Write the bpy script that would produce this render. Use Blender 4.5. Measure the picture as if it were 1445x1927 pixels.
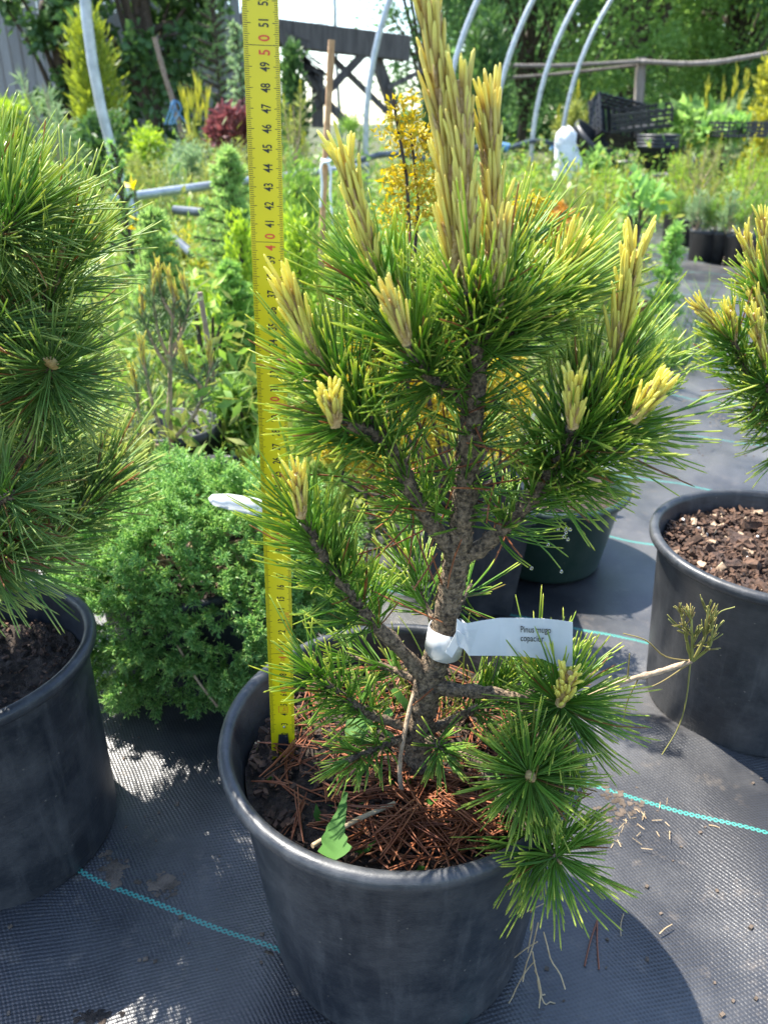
import bpy, math
import numpy as np
from mathutils import Vector, Matrix
R_ = math.radians
rng = np.random.default_rng(7)
scene = bpy.context.scene
for o in list(bpy.data.objects):
    bpy.data.objects.remove(o)

# ------------------------------------------------------------------ camera
CAM_H, PITCH, FPX = 0.67, R_(26.7), 1456.0
cam_data = bpy.data.cameras.new('camera')
cam = bpy.data.objects.new('camera', cam_data)
scene.collection.objects.link(cam)
cam.location = (0, 0, CAM_H)
cam.rotation_euler = (R_(90) - PITCH, 0, 0)
cam_data.sensor_fit = 'VERTICAL'
cam_data.sensor_height = 34.6
cam_data.lens = 34.6 * FPX / 1927.0
cam_data.clip_start = 0.02
cam_data.clip_end = 800
cam_data.dof.use_dof = True
cam_data.dof.focus_distance = 0.56
cam_data.dof.aperture_fstop = cam_data.lens / 2.6      # a phone lens opening of about 2.6 mm
scene.camera = cam

# ------------------------------------------------------------------ sky, sun, exposure
SUN = Vector((-0.107, 0.085, 0.235)).normalized()      # towards the sun
sun_el = math.asin(SUN.z)
sun_az = math.atan2(SUN.x, SUN.y)
world = bpy.data.worlds.new('World')
scene.world = world
world.use_nodes = True
wn = world.node_tree
bg = wn.nodes['Background']
sky = wn.nodes.new('ShaderNodeTexSky')
sky.sky_type = 'NISHITA'
sky.sun_disc = False
sky.sun_elevation = sun_el
sky.sun_rotation = sun_az
sky.dust_density = 0.5
wn.links.new(sky.outputs[0], bg.inputs[0])
bg.inputs[1].default_value = 0.15
sl = bpy.data.lights.new('sun', 'SUN')
sl.energy = 5.0
sl.angle = R_(0.53)
sl.color = (1.0, 0.95, 0.86)
sun = bpy.data.objects.new('sun', sl)
scene.collection.objects.link(sun)
sun.rotation_euler = (-SUN).to_track_quat('-Z', 'Y').to_euler()
sun.location = (-3, 3, 6)
vs = scene.view_settings
vs.view_transform = 'Standard'
vs.look = 'None'
vs.exposure = 1.65
vs.gamma = 1.0
scene.cycles.use_denoising = True
scene.cycles.max_bounces = 8
scene.cycles.transparent_max_bounces = 8
scene.cycles.sample_clamp_indirect = 6.0

# ------------------------------------------------------------------ helpers
CP, SP = math.cos(PITCH), math.sin(PITCH)
def ray(px, py):
    u = (px - 722.5) / FPX; v = (963.5 - py) / FPX
    return np.array([u, CP + v * SP, -SP + v * CP])
def at(px, py, Y):                      # point seen at a photo pixel, Y metres ahead
    d = ray(px, py); t = Y / d[1]
    p = d * t; p[2] += CAM_H
    return p
def onz(px, py, z=0.0):                 # point seen at a photo pixel, at height z
    d = ray(px, py); t = (z - CAM_H) / d[2]
    p = d * t; p[2] += CAM_H
    return p
def pts(*a): return np.array([at(*q) for q in a])
def nrm(a):
    a = np.asarray(a, float)
    return a / np.maximum(np.linalg.norm(a, axis=-1, keepdims=True), 1e-9)

def link(o, parent=None):
    scene.collection.objects.link(o)
    if parent is not None: o.parent = parent
    return o
def tag(o, label=None, cat=None, group=None, kind=None):
    if label: o['label'] = label
    if cat: o['category'] = cat
    if group: o['group'] = group
    if kind: o['kind'] = kind
    return o
def thing(name, label, cat, loc=(0, 0, 0), group=None):
    o = bpy.data.objects.new(name, None)
    o.empty_display_size = 0.05
    o.location = loc
    link(o)
    return tag(o, label, cat, group)

class MB:
    """collects vertices and faces, builds one mesh object (world coordinates)"""
    def __init__(s): s.v = []; s.f3 = []; s.f4 = []; s.a = []; s.n = 0
    def add(s, V, F, A=None):
        V = np.asarray(V, float).reshape(-1, 3); F = np.asarray(F, int)
        s.v.append(V)
        if A is None: A = np.tile([0.5, 0.5], (len(V), 1))
        s.a.append(np.asarray(A, float))
        (s.f3 if F.shape[1] == 3 else s.f4).append(F + s.n)
        s.n += len(V)
    def mesh(s, name, mat, smooth=True):
        V = np.vstack(s.v); A = np.vstack(s.a)
        F3 = np.vstack(s.f3) if s.f3 else np.zeros((0, 3), int)
        F4 = np.vstack(s.f4) if s.f4 else np.zeros((0, 4), int)
        me = bpy.data.meshes.new(name)
        me.vertices.add(len(V)); me.vertices.foreach_set('co', V.ravel().astype(np.float32))
        nl = F3.size + F4.size
        me.loops.add(nl)
        me.loops.foreach_set('vertex_index', np.concatenate([F3.ravel(), F4.ravel()]).astype(np.int32))
        me.polygons.add(len(F3) + len(F4))
        st = np.concatenate([np.arange(len(F3)) * 3, F3.size + np.arange(len(F4)) * 4])
        me.polygons.foreach_set('loop_start', st.astype(np.int32))
        me.polygons.foreach_set('use_smooth', np.full(len(st), smooth, bool))
        me.update(calc_edges=True)
        at_ = me.attributes.new('var', 'FLOAT_VECTOR', 'POINT')
        at_.data.foreach_set('vector', np.c_[A, np.zeros(len(A))].ravel().astype(np.float32))
        me.materials.append(mat)
        return me
    def build(s, name, mat, parent=None, smooth=True, kind=None):
        o = bpy.data.objects.new(name, s.mesh(name, mat, smooth))
        link(o, parent)
        if parent is not None and parent.type == 'EMPTY': o.matrix_parent_inverse = Matrix.Translation(parent.location).inverted()
        if kind: o['kind'] = kind
        return o
def frame(D):
    D = nrm(D)
    ref = np.where(np.abs(D[:, 2:3]) > 0.9, np.array([[1., 0, 0]]), np.array([[0, 0, 1.]]))
    a = nrm(np.cross(D, ref)); b = np.cross(D, a)
    return a, b
def tube(mb, P, rad, sides=8, cap=True, rough=0.0):
    P = np.asarray(P, float); n = len(P)
    rad = np.broadcast_to(np.asarray(rad, float), (n,))
    T = np.gradient(P, axis=0); a, b = frame(T)
    for i in range(1, n):                      # keep the frame from twisting
        ai = a[i - 1] - T[i] * (a[i - 1] @ T[i]) / max(T[i] @ T[i], 1e-12)
        a[i] = ai / max(np.linalg.norm(ai), 1e-9)
        b[i] = np.cross(nrm(T[i]), a[i])
    th = np.linspace(0, 2 * np.pi, sides, endpoint=False)
    rr = rad[:, None] * (1 + rough * rng.normal(size=(n, sides)))
    V = P[:, None] + rr[..., None] * (np.cos(th)[None, :, None] * a[:, None] + np.sin(th)[None, :, None] * b[:, None])
    V = V.reshape(-1, 3)
    i = np.arange(n - 1)[:, None] * sides; j = np.arange(sides)[None]; k = (j + 1) % sides
    F = np.stack([i + j, i + k, i + sides + k, i + sides + j], -1).reshape(-1, 4)
    A = np.c_[np.repeat(rng.random(), len(V)), np.repeat(np.linspace(0, 1, n), sides)]
    mb.add(V, F, A)
    if cap:
        for e, base in ((0, 0), (n - 1, (n - 1) * sides)):
            C = np.vstack([V[base:base + sides], P[e]])
            jj = np.arange(sides)
            Fc = np.c_[jj, (jj + 1) % sides, np.full(sides, sides)]
            if e == 0: Fc = Fc[:, ::-1]
            mb.add(C, Fc)
def smooth_path(P, n):
    P = np.asarray(P, float)
    if len(P) < 3:
        t = np.linspace(0, 1, n)[:, None]
        return P[0] * (1 - t) + P[-1] * t
    d = np.r_[0, np.cumsum(np.linalg.norm(np.diff(P, axis=0), axis=1))]
    Q = np.vstack([2 * P[0] - P[1], P, 2 * P[-1] - P[-2]])
    out = []
    for s in np.linspace(0, d[-1], n):
        i = min(np.searchsorted(d, s, side='right') - 1, len(P) - 2)
        t = (s - d[i]) / max(d[i + 1] - d[i], 1e-9)
        p0, p1, p2, p3 = Q[i:i + 4]
        out.append(.5 * (2 * p1 + (p2 - p0) * t + (2 * p0 - 5 * p1 + 4 * p2 - p3) * t * t + (3 * p1 - p0 - 3 * p2 + p3) * t ** 3))
    return np.array(out)
def box(mb, c, s, rz=0.0, M=None):
    c = np.asarray(c, float); s = np.asarray(s, float) / 2
    V = np.array([[x, y, z] for z in (-1, 1) for y in (-1, 1) for x in (-1, 1)], float) * s
    if M is not None: V = V @ np.asarray(M).T
    elif rz:
        cz, sz = math.cos(rz), math.sin(rz)
        V = V @ np.array([[cz, sz, 0], [-sz, cz, 0], [0, 0, 1]])
    F = [[0, 2, 3, 1], [4, 5, 7, 6], [0, 1, 5, 4], [2, 6, 7, 3], [0, 4, 6, 2], [1, 3, 7, 5]]
    mb.add(V + c, F)
def beam(mb, a, b, w, h):
    a = np.asarray(a, float); b = np.asarray(b, float)
    d = nrm(b - a); s = nrm(np.cross(d, [0, 0, 1.]) if abs(d[2]) < .95 else np.cross(d, [0, 1., 0])); u = np.cross(s, d)
    M = np.stack([d, s, u], 1)
    box(mb, (a + b) / 2, (np.linalg.norm(b - a), w, h), M=M)
def lathe(mb, c, prof, n=72, wob=0.0):
    prof = np.asarray(prof, float); th = np.linspace(0, 2 * np.pi, n, endpoint=False)
    w = 1 + wob * np.sin(2 * th + 1.1)
    V = np.stack([prof[:, None, 0] * np.cos(th) * w, prof[:, None, 0] * np.sin(th) * w, np.repeat(prof[:, 1:2], n, 1)], -1) + np.asarray(c)
    m = len(prof)
    i = np.arange(m - 1)[:, None] * n; j = np.arange(n)[None]; k = (j + 1) % n
    F = np.stack([i + j, i + k, i + n + k, i + n + j], -1).reshape(-1, 4)
    mb.add(V.reshape(-1, 3), F)

def needles(mb, B, D, L, r, bend=None, sides=3, rings=(0, .35, .72, .965), prof=(.75, 1, 1, .8), t0=0.0):
    """curved tapering needles: base B, direction D, length L, radius r, bend = sideways shift at the tip"""
    B = np.asarray(B, float); n = len(B)
    if n == 0: return
    D = nrm(D); L = np.broadcast_to(L, (n,))[:, None]; r = np.broadcast_to(r, (n,))
    if bend is None: bend = np.zeros((n, 3))
    a, b = frame(D)
    th = np.linspace(0, 2 * np.pi, sides, endpoint=False)
    V = []; T = []
    for s, q in zip(rings, prof):
        c = B + D * L * s + bend * L * s * s
        for h in th:
            V.append(c + (r * q)[:, None] * (np.cos(h) * a + np.sin(h) * b)); T.append(s)
    V.append(B + D * L + bend * L); T.append(1.0)
    m = len(V)
    V = np.stack(V, 1).reshape(-1, 3)
    F4 = []; F3 = []
    for k in range(len(rings) - 1):
        for j in range(sides):
            jj = (j + 1) % sides
            F4.append([k * sides + j, k * sides + jj, (k + 1) * sides + jj, (k + 1) * sides + j])
    e = (len(rings) - 1) * sides
    for j in range(sides): F3.append([e + j, e + (j + 1) % sides, m - 1])
    off = (np.arange(n) * m)[:, None, None]
    rnd = rng.random(n)
    A = np.stack([np.repeat(rnd[:, None], m, 1), np.repeat(np.array(T)[None], n, 0)], -1).reshape(-1, 2)
    s = mb.n
    mb.v.append(V); mb.a.append(A); mb.n += len(V)
    mb.f4.append((np.array(F4)[None] + off).reshape(-1, 4) + s)
    mb.f3.append((np.array(F3)[None] + off).reshape(-1, 3) + s)

def blades(mb, B, D, L, w, fold=0.0, mid=0.5, nref=None, rnd=None):
    """flat pointed leaves: base, two side corners, tip"""
    B = np.asarray(B, float); n = len(B); D = nrm(D)
    L = np.broadcast_to(L, (n,))[:, None]; w = np.broadcast_to(w, (n,))[:, None]
    a, b = frame(D)
    if nref is None:
        ph = rng.random(n)[:, None] * 2 * np.pi
        s = np.cos(ph) * a + np.sin(ph) * b
    else:
        s = nrm(np.cross(D, nref + 0.35 * rng.normal(size=(n, 3))))
    u = np.cross(s, D)
    V = np.stack([B, B + D * L * mid + s * w / 2 + u * w * fold, B + D * L, B + D * L * mid - s * w / 2 + u * w * fold], 1).reshape(-1, 3)
    off = (np.arange(n) * 4)[:, None]
    F = np.concatenate([np.array([[0, 1, 2]]) + off, np.array([[0, 2, 3]]) + off])
    rr = rng.random(n) if rnd is None else rnd
    A = np.stack([np.repeat(rr[:, None], 4, 1), np.repeat(np.array([[0, .5, 1, .5]]), n, 0)], -1).reshape(-1, 2)
    mb.add(V, F, A)
def rdir(n, up=0.0):
    d = rng.normal(size=(n, 3)); d = nrm(d); d[:, 2] += up
    return nrm(d)

# ------------------------------------------------------------------ materials
def newmat(name):
    m = bpy.data.materials.new(name); m.use_nodes = True
    nt = m.node_tree
    return m, nt, nt.nodes['Principled BSDF'], nt.nodes['Material Output']
def N(nt, t, **kw):
    n = nt.nodes.new(t)
    for k, v in kw.items(): setattr(n, k, v)
    return n
def ramp(nt, stops):
    r = N(nt, 'ShaderNodeValToRGB'); e = r.color_ramp.elements
    while len(e) < len(stops): e.new(0.5)
    for q, (p, c) in zip(e, stops):
        q.position = p; q.color = (*c, 1) if len(c) == 3 else c
    return r
def coords(nt, scale=1.0):
    tc = N(nt, 'ShaderNodeTexCoord'); mp = N(nt, 'ShaderNodeMapping')
    mp.inputs['Scale'].default_value = (scale,) * 3 if np.isscalar(scale) else scale
    nt.links.new(tc.outputs['Object'], mp.inputs[0])
    return mp.outputs[0]
def noise(nt, vec, scale, detail=6, rough=0.6):
    n = N(nt, 'ShaderNodeTexNoise'); n.inputs['Scale'].default_value = scale
    n.inputs['Detail'].default_value = detail; n.inputs['Roughness'].default_value = rough
    nt.links.new(vec, n.inputs['Vector']); return n
def mixc(nt, fac, a, b, mode='MIX'):
    m = N(nt, 'ShaderNodeMix', data_type='RGBA', blend_type=mode)
    for s, v in ((0, fac), (6, a), (7, b)):
        if hasattr(v, 'is_linked'): nt.links.new(v, m.inputs[s])
        else: m.inputs[s].default_value = v if s == 0 else (*v, 1)
    return m.outputs[2]
def bump(nt, h, dist, strength=1.0):
    b = N(nt, 'ShaderNodeBump'); b.inputs['Distance'].default_value = dist; b.inputs['Strength'].default_value = strength
    nt.links.new(h, b.inputs['Height']); return b.outputs[0]
def plain(name, c, c2=None, rough=0.6, scale=30, metal=0, spec=0.5, bmp=0.0, bscale=200, pos=(.35, .65)):
    m, nt, p, out = newmat(name)
    p.inputs['Roughness'].default_value = rough; p.inputs['Metallic'].default_value = metal
    p.inputs['Specular IOR Level'].default_value = spec
    vec = coords(nt)
    n = noise(nt, vec, scale)
    r = ramp(nt, [(pos[0], c), (pos[1], c2 or c)])
    nt.links.new(n.outputs[0], r.inputs[0]); nt.links.new(r.outputs[0], p.inputs['Base Color'])
    if bmp:
        n2 = noise(nt, vec, bscale); nt.links.new(bump(nt, n2.outputs[0], bmp), p.inputs['Normal'])
    return m
def foliage(name, base, tip, vary, trans=0.3, rough=0.4, tipstart=0.6, spec=0.4, obj_random=False, dead=None, tipend=1.0):
    """base colour -> tip colour along the leaf, vary = the colour some leaves lean to; light passes through"""
    m, nt, p, out = newmat(name)
    a = N(nt, 'ShaderNodeAttribute', attribute_name='var')
    sp = N(nt, 'ShaderNodeSeparateXYZ'); nt.links.new(a.outputs['Vector'], sp.inputs[0])
    r = ramp(nt, [(0.0, base), (tipstart, base), (tipend, tip)])
    nt.links.new(sp.outputs[1], r.inputs[0])
    fac = sp.outputs[0]
    if obj_random:
        oi = N(nt, 'ShaderNodeObjectInfo'); fac = oi.outputs['Random']
    stops = [(0.0, (0, 0, 0)), (0.35, (.15,) * 3), (1.0, (.75,) * 3)]
    r2 = ramp(nt, stops); nt.links.new(fac, r2.inputs[0])
    c = mixc(nt, r2.outputs[0], r.outputs[0], vary)
    if dead:
        r3 = ramp(nt, [(0.965, (0, 0, 0)), (0.97, (1, 1, 1))]); nt.links.new(fac, r3.inputs[0])
        c = mixc(nt, r3.outputs[0], c, dead)
    nt.links.new(c, p.inputs['Base Color'])
    p.inputs['Roughness'].default_value = rough; p.inputs['Specular IOR Level'].default_value = spec
    tr = N(nt, 'ShaderNodeBsdfTranslucent')
    hs = N(nt, 'ShaderNodeHueSaturation'); hs.inputs['Saturation'].default_value = 1.1; hs.inputs['Value'].default_value = 1.5
    hs.inputs['Hue'].default_value = 0.49
    nt.links.new(c, hs.inputs['Color']); nt.links.new(hs.outputs[0], tr.inputs[0])
    mx = N(nt, 'ShaderNodeMixShader'); mx.inputs[0].default_value = trans
    nt.links.new(p.outputs[0], mx.inputs[1]); nt.links.new(tr.outputs[0], mx.inputs[2])
    nt.links.new(mx.outputs[0], out.inputs[0])
    return m

def plastic(name, c, dust, rough=0.38, amount=0.35, spec=0.5):
    m, nt, p, out = newmat(name)
    vec = coords(nt)
    n1 = noise(nt, vec, 14, 8, .7); n2 = noise(nt, vec, 90, 6, .7)
    r1 = ramp(nt, [(.42, (0, 0, 0)), (.72, (amount,) * 3)]); nt.links.new(n1.outputs[0], r1.inputs[0])
    c1 = mixc(nt, r1.outputs[0], c, dust)
    vs_ = N(nt, 'ShaderNodeMapping'); vs_.inputs['Scale'].default_value = (45, 45, 5); nt.links.new(vec, vs_.inputs[0])
    n4 = noise(nt, vs_.outputs[0], 1.0, 8, .7); r4 = ramp(nt, [(.5, (0, 0, 0)), (.8, (amount * .8,) * 3)]); nt.links.new(n4.outputs[0], r4.inputs[0])
    c1 = mixc(nt, r4.outputs[0], c1, tuple(x_ * 1.3 for x_ in dust))
    # splashed dirt specks
    v = N(nt, 'ShaderNodeTexVoronoi'); v.inputs['Scale'].default_value = 85; v.inputs['Randomness'].default_value = 1
    nt.links.new(vec, v.inputs['Vector'])
    r2 = ramp(nt, [(.05, (1, 1, 1)), (.1, (0, 0, 0))]); nt.links.new(v.outputs['Distance'], r2.inputs[0])
    m2 = N(nt, 'ShaderNodeMath', operation='MULTIPLY'); r3 = ramp(nt, [(.5, (0, 0, 0)), (.6, (.6,) * 3)])
    nt.links.new(n2.outputs[0], r3.inputs[0]); nt.links.new(r2.outputs[0], m2.inputs[0]); nt.links.new(r3.outputs[0], m2.inputs[1])
    c2 = mixc(nt, m2.outputs[0], c1, (.28, .25, .21))
    nt.links.new(c2, p.inputs['Base Color'])
    rr = N(nt, 'ShaderNodeMapRange'); rr.inputs[3].default_value = rough - .08; rr.inputs[4].default_value = rough + .25
    nt.links.new(n1.outputs[0], rr.inputs[0]); nt.links.new(rr.outputs[0], p.inputs['Roughness'])
    p.inputs['Specular IOR Level'].default_value = spec
    # fine scratches and moulding marks
    v2 = N(nt, 'ShaderNodeMapping'); v2.inputs['Scale'].default_value = (60, 60, 500); nt.links.new(vec, v2.inputs[0])
    n3 = noise(nt, v2.outputs[0], 1.0, 3)
    h = N(nt, 'ShaderNodeMath', operation='ADD'); nt.links.new(n3.outputs[0], h.inputs[0]); nt.links.new(n2.outputs[0], h.inputs[1])
    nt.links.new(bump(nt, h.outputs[0], .0006, .6), p.inputs['Normal'])
    return m

M = {}
M['pot'] = plastic('black_plastic', (.015, .018, .023), (.1, .1, .102), .33, .6)
M['pot_bg'] = plain('dull_black_plastic', (.012, .013, .016), (.03, .032, .036), .45, 20)
M['pot_green'] = plastic('dark_green_plastic', (.012, .035, .024), (.06, .075, .065), .3, .4)
M['terracotta'] = plain('terracotta_plastic', (.16, .05, .03), (.24, .09, .06), .6, 25)
M['bark'] = plain('pine_bark', (.05, .035, .023), (.3, .215, .135), .88, 330, bmp=.004, bscale=420, pos=(.38, .64))
M['bark_dark'] = plain('dark_bark', (.03, .022, .016), (.11, .08, .055), .9, 60, bmp=.01, bscale=60)
M['bark_pale'] = plain('pale_bark', (.28, .19, .12), (.52, .38, .25), .8, 120, bmp=.002, bscale=200)
M['wood_grey'] = None
M['soil'] = plain('damp_soil', (.012, .008, .006), (.06, .04, .027), .85, 120, bmp=.006, bscale=220)
M['soil_red'] = plain('bark_mulch_soil', (.018, .01, .008), (.085, .048, .034), .85, 130, bmp=.006, bscale=200)
M['needle'] = foliage('pine_needle_green', (.135, .28, .045), (.58, .6, .13), (.22, .37, .055), .5, .33, .66, .5, dead=(.3, .16, .06))
M['needle_long'] = foliage('long_pine_needle_green', (.14, .265, .065), (.5, .54, .16), (.22, .35, .09), .48, .34, .62, .5, dead=(.32, .18, .07))
M['needle_brown'] = foliage('dry_pine_needle', (.27, .085, .03), (.36, .14, .055), (.13, .04, .018), .12, .5, .5)
M['candle'] = foliage('young_yellow_needle', (.4, .28, .08), (.78, .74, .17), (.7, .63, .14), .28, .5, .1, tipend=.62)
M['candle_obj'] = foliage('young_yellow_needle_single', (.38, .26, .085), (.75, .7, .18), (.63, .53, .15), .26, .5, .12, obj_random=True, tipend=.68)
M['scale'] = plain('candle_brown_scale', (.33, .2, .08), (.55, .4, .18), .6, 220, bmp=.002, bscale=300)
M['juniper'] = foliage('juniper_green', (.1, .25, .055), (.42, .6, .17), (.16, .34, .12), .36, .42, .25, dead=(.25, .14, .06))
M['gold'] = foliage('golden_cypress', (.33, .3, .03), (.7, .55, .05), (.55, .4, .04), .3, .5, .3)
M['white_plastic'] = None
def white_plastic():
    m, nt, p, out = newmat('white_label_plastic')
    vec = coords(nt); n = noise(nt, vec, 40)
    r = ramp(nt, [(.3, (.6, .62, .64)), (.7, (.72, .73, .74))]); nt.links.new(n.outputs[0], r.inputs[0])
    nt.links.new(r.outputs[0], p.inputs['Base Color']); p.inputs['Roughness'].default_value = .4
    tr = N(nt, 'ShaderNodeBsdfTranslucent'); tr.inputs[0].default_value = (.8, .82, .84, 1)
    mx = N(nt, 'ShaderNodeMixShader'); mx.inputs[0].default_value = .3
    nt.links.new(p.outputs[0], mx.inputs[1]); nt.links.new(tr.outputs[0], mx.inputs[2]); nt.links.new(mx.outputs[0], out.inputs[0])
    return m
M['white_plastic'] = white_plastic()
M['tape'] = plain('yellow_tape_enamel', (.66, .54, .005), (.72, .6, .008), .33, 12, spec=.5)
M['ink'] = plain('black_print', (.012, .012, .01), (.03, .03, .02), .5, 300)
M['ink_red'] = plain('red_print', (.6, .06, .02), (.68, .1, .03), .5, 300)
M['ink_orange'] = plain('orange_print', (.62, .16, .02), (.68, .22, .03), .5, 300)
M['steel'] = plain('bright_steel', (.5, .5, .5), (.62, .62, .62), .3, 100, metal=1)
M['pipe'] = plain('galvanised_pipe', (.3, .33, .35), (.46, .49, .51), .42, 25, metal=.55, bmp=.001, bscale=120)
M['hose'] = plain('dark_hose', (.03, .04, .05), (.09, .11, .13), .4, 30)
M['bamboo'] = plain('bamboo_stake', (.36, .19, .08), (.52, .31, .16), .6, 40, bmp=.002, bscale=90)
M['stick'] = plain('old_stick', (.2, .13, .09), (.33, .24, .19), .8, 40)
M['string'] = plain('white_string', (.7, .7, .68), (.8, .8, .78), .8, 60)
M['blue_tie'] = plain('blue_ribbon', (.08, .22, .4), (.16, .33, .52), .6, 60)
M['bag'] = plain('white_sack', (.62, .62, .64), (.82, .82, .83), .6, 12, bmp=.02, bscale=14)
M['chip'] = plain('bark_chip', (.016, .009, .006), (.13, .07, .042), .9, 130)
M['straw'] = plain('dry_straw', (.33, .23, .12), (.52, .4, .24), .7, 60)
M['perlite'] = plain('white_perlite', (.7, .69, .66), (.8, .79, .77), .8, 100)
M['dirt_patch'] = plain('dried_mud', (.06, .044, .03), (.16, .12, .09), .9, 40, bmp=.002, bscale=200)
M['weed'] = foliage('dandelion_leaf', (.04, .115, .02), (.065, .16, .025), (.05, .13, .02), .15, .62, .2, spec=.2)
M['drop'] = None
def water_drop():
    m, nt, p, out = newmat('water_drop')
    p.inputs['Transmission Weight'].default_value = 1; p.inputs['IOR'].default_value = 1.33; p.inputs['Roughness'].default_value = 0.0
    return m
M['drop'] = water_drop()
def old_wood(name, a, b):
    m, nt, p, out = newmat(name)
    vec = coords(nt, (8, 8, .7)); n = noise(nt, vec, 3, 8, .7)
    r = ramp(nt, [(.3, a), (.7, b)]); nt.links.new(n.outputs[0], r.inputs[0])
    oi = N(nt, 'ShaderNodeObjectInfo')
    hs = N(nt, 'ShaderNodeHueSaturation'); mr = N(nt, 'ShaderNodeMapRange'); mr.inputs[3].default_value = .75; mr.inputs[4].default_value = 1.2
    nt.links.new(oi.outputs['Random'], mr.inputs[0]); nt.links.new(mr.outputs[0], hs.inputs['Value']); nt.links.new(r.outputs[0], hs.inputs['Color'])
    nt.links.new(hs.outputs[0], p.inputs['Base Color']); p.inputs['Roughness'].default_value = .85
    nt.links.new(bump(nt, n.outputs[0], .02), p.inputs['Normal'])
    return m
M['wood_grey'] = old_wood('weathered_plank', (.3, .3, .305), (.5, .49, .485))
M['wood_dark'] = old_wood('dark_old_timber', (.05, .045, .042), (.15, .135, .125))
M['fence'] = old_wood('fence_timber', (.12, .1, .085), (.27, .24, .21))

def weed_mat():
    m, nt, p, out = newmat('woven_ground_fabric')
    tc = N(nt, 'ShaderNodeTexCoord')
    mp = N(nt, 'ShaderNodeMapping'); mp.inputs['Rotation'].default_value = (0, 0, R_(22))
    nt.links.new(tc.outputs['Object'], mp.inputs[0])
    nz = noise(nt, mp.outputs[0], 5.0, 2)
    # lay the weave a little wavy
    sub = N(nt, 'ShaderNodeVectorMath', operation='SUBTRACT'); sub.inputs[1].default_value = (.5, .5, .5)
    nt.links.new(nz.outputs['Color'], sub.inputs[0])
    sc = N(nt, 'ShaderNodeVectorMath', operation='SCALE'); sc.inputs['Scale'].default_value = .022
    nt.links.new(sub.outputs[0], sc.inputs[0])
    ad = N(nt, 'ShaderNodeVectorMath', operation='ADD'); nt.links.new(mp.outputs[0], ad.inputs[0]); nt.links.new(sc.outputs[0], ad.inputs[1])
    sx = N(nt, 'ShaderNodeSeparateXYZ'); nt.links.new(ad.outputs[0], sx.inputs[0])
    def math_(op, a, b=None):
        n = N(nt, 'ShaderNodeMath', operation=op)
        for i, v in enumerate((a, b)):
            if v is None: continue
            if hasattr(v, 'is_linked'): nt.links.new(v, n.inputs[i])
            else: n.inputs[i].default_value = v
        return n.outputs[0]
    X, Y = sx.outputs[0], sx.outputs[1]
    sxx = math_('SINE', math_('MULTIPLY', X, math.pi / .0029))
    syy = math_('SINE', math_('MULTIPLY', Y, math.pi / .0021))
    prod = math_('MULTIPLY', sxx, syy)                       # woven over-under
    nw = noise(nt, tc.outputs['Object'], 260, 3); h = math_('ADD', math_('MULTIPLY', prod, .38), math_('ADD', .1, math_('MULTIPLY', nw.outputs[0], .8)))
    # green marking thread
    fr = math_('FRACT', math_('ADD', math_('DIVIDE', Y, .3), .25))
    dist = math_('ABSOLUTE', math_('SUBTRACT', fr, .5))
    band = math_('LESS_THAN', dist, .0088)
    thread = math_('MULTIPLY', band, math_('GREATER_THAN', prod, -.25))
    n2 = noise(nt, tc.outputs['Object'], 3.0, 8, .65); n3 = noise(nt, tc.outputs['Object'], 45, 6, .7)
    dr = ramp(nt, [(.42, (0, 0, 0)), (.75, (.8, .8, .8))]); nt.links.new(n2.outputs[0], dr.inputs[0])
    base = mixc(nt, dr.outputs[0], (.028, .029, .033), (.16, .155, .15))
    sp = ramp(nt, [(.56, (0, 0, 0)), (.74, (.8, .8, .8))]); nt.links.new(n3.outputs[0], sp.inputs[0])
    base = mixc(nt, math_('MULTIPLY', sp.outputs[0], .5), base, (.2, .165, .13))
    wv = ramp(nt, [(0, (.68, .68, .68)), (.6, (1, 1, 1))]); nt.links.new(h, wv.inputs[0])
    base = mixc(nt, 1.0, base, wv.outputs[0], 'MULTIPLY')
    base = mixc(nt, thread, base, (.05, .26, .22))
    nt.links.new(base, p.inputs['Base Color'])
    p.inputs['Roughness'].default_value = .36; p.inputs['Specular IOR Level'].default_value = .75
    nt.links.new(bump(nt, h, .0009, .55), p.inputs['Normal'])
    return m
M['mat'] = weed_mat()
M['ground'] = plain('grassy_earth', (.035, .04, .015), (.1, .11, .04), .95, 6, bmp=.05, bscale=12)

# ================================================================== SETTING
g = MB(); g.add([[-300, -20, -.03], [300, -20, -.03], [300, 500, -.03], [-300, 500, -.03]], [[0, 1, 2, 3]])
tag(g.build('ground', M['ground'], smooth=False), kind='structure')

def bumps(x, y):                        # slack of the ground fabric
    h = .0065 * np.sin(9 * x + 3 * y + .5) * np.sin(7 * y - 2 * x) +   .005 * np.sin(21 * x - 13 * y) * np.sin(11 * y + 4 * x + 1)
    h += .003 * np.sin(38 * x + 17 * y + 3 * np.sin(6 * y)) * np.sin(5 * x - 9 * y + 1.3)
    h += .007 * np.exp(-((y - (.93 - .33 * x - .10)) / .018) ** 2) * (x > .15) * np.clip((x - .15) * 12, 0, 1)
    return np.maximum(h + .006, -.012)
xs = np.linspace(-3.2, 4.2, 371); ys = np.r_[np.linspace(-.35, 1.6, 196), np.linspace(1.62, 9, 150)]
GX, GY = np.meshgrid(xs, ys)
V = np.stack([GX, GY, bumps(GX, GY)], -1).reshape(-1, 3)
nx = len(xs); ii = np.arange(len(ys) - 1)[:, None] * nx; jj = np.arange(nx - 1)[None]
F = np.stack([ii + jj, ii + jj + 1, ii + nx + jj + 1, ii + nx + jj], -1).reshape(-1, 4)
g = MB(); g.add(V, F)
tag(g.build('ground_fabric_path', M['mat']), kind='structure')

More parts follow.
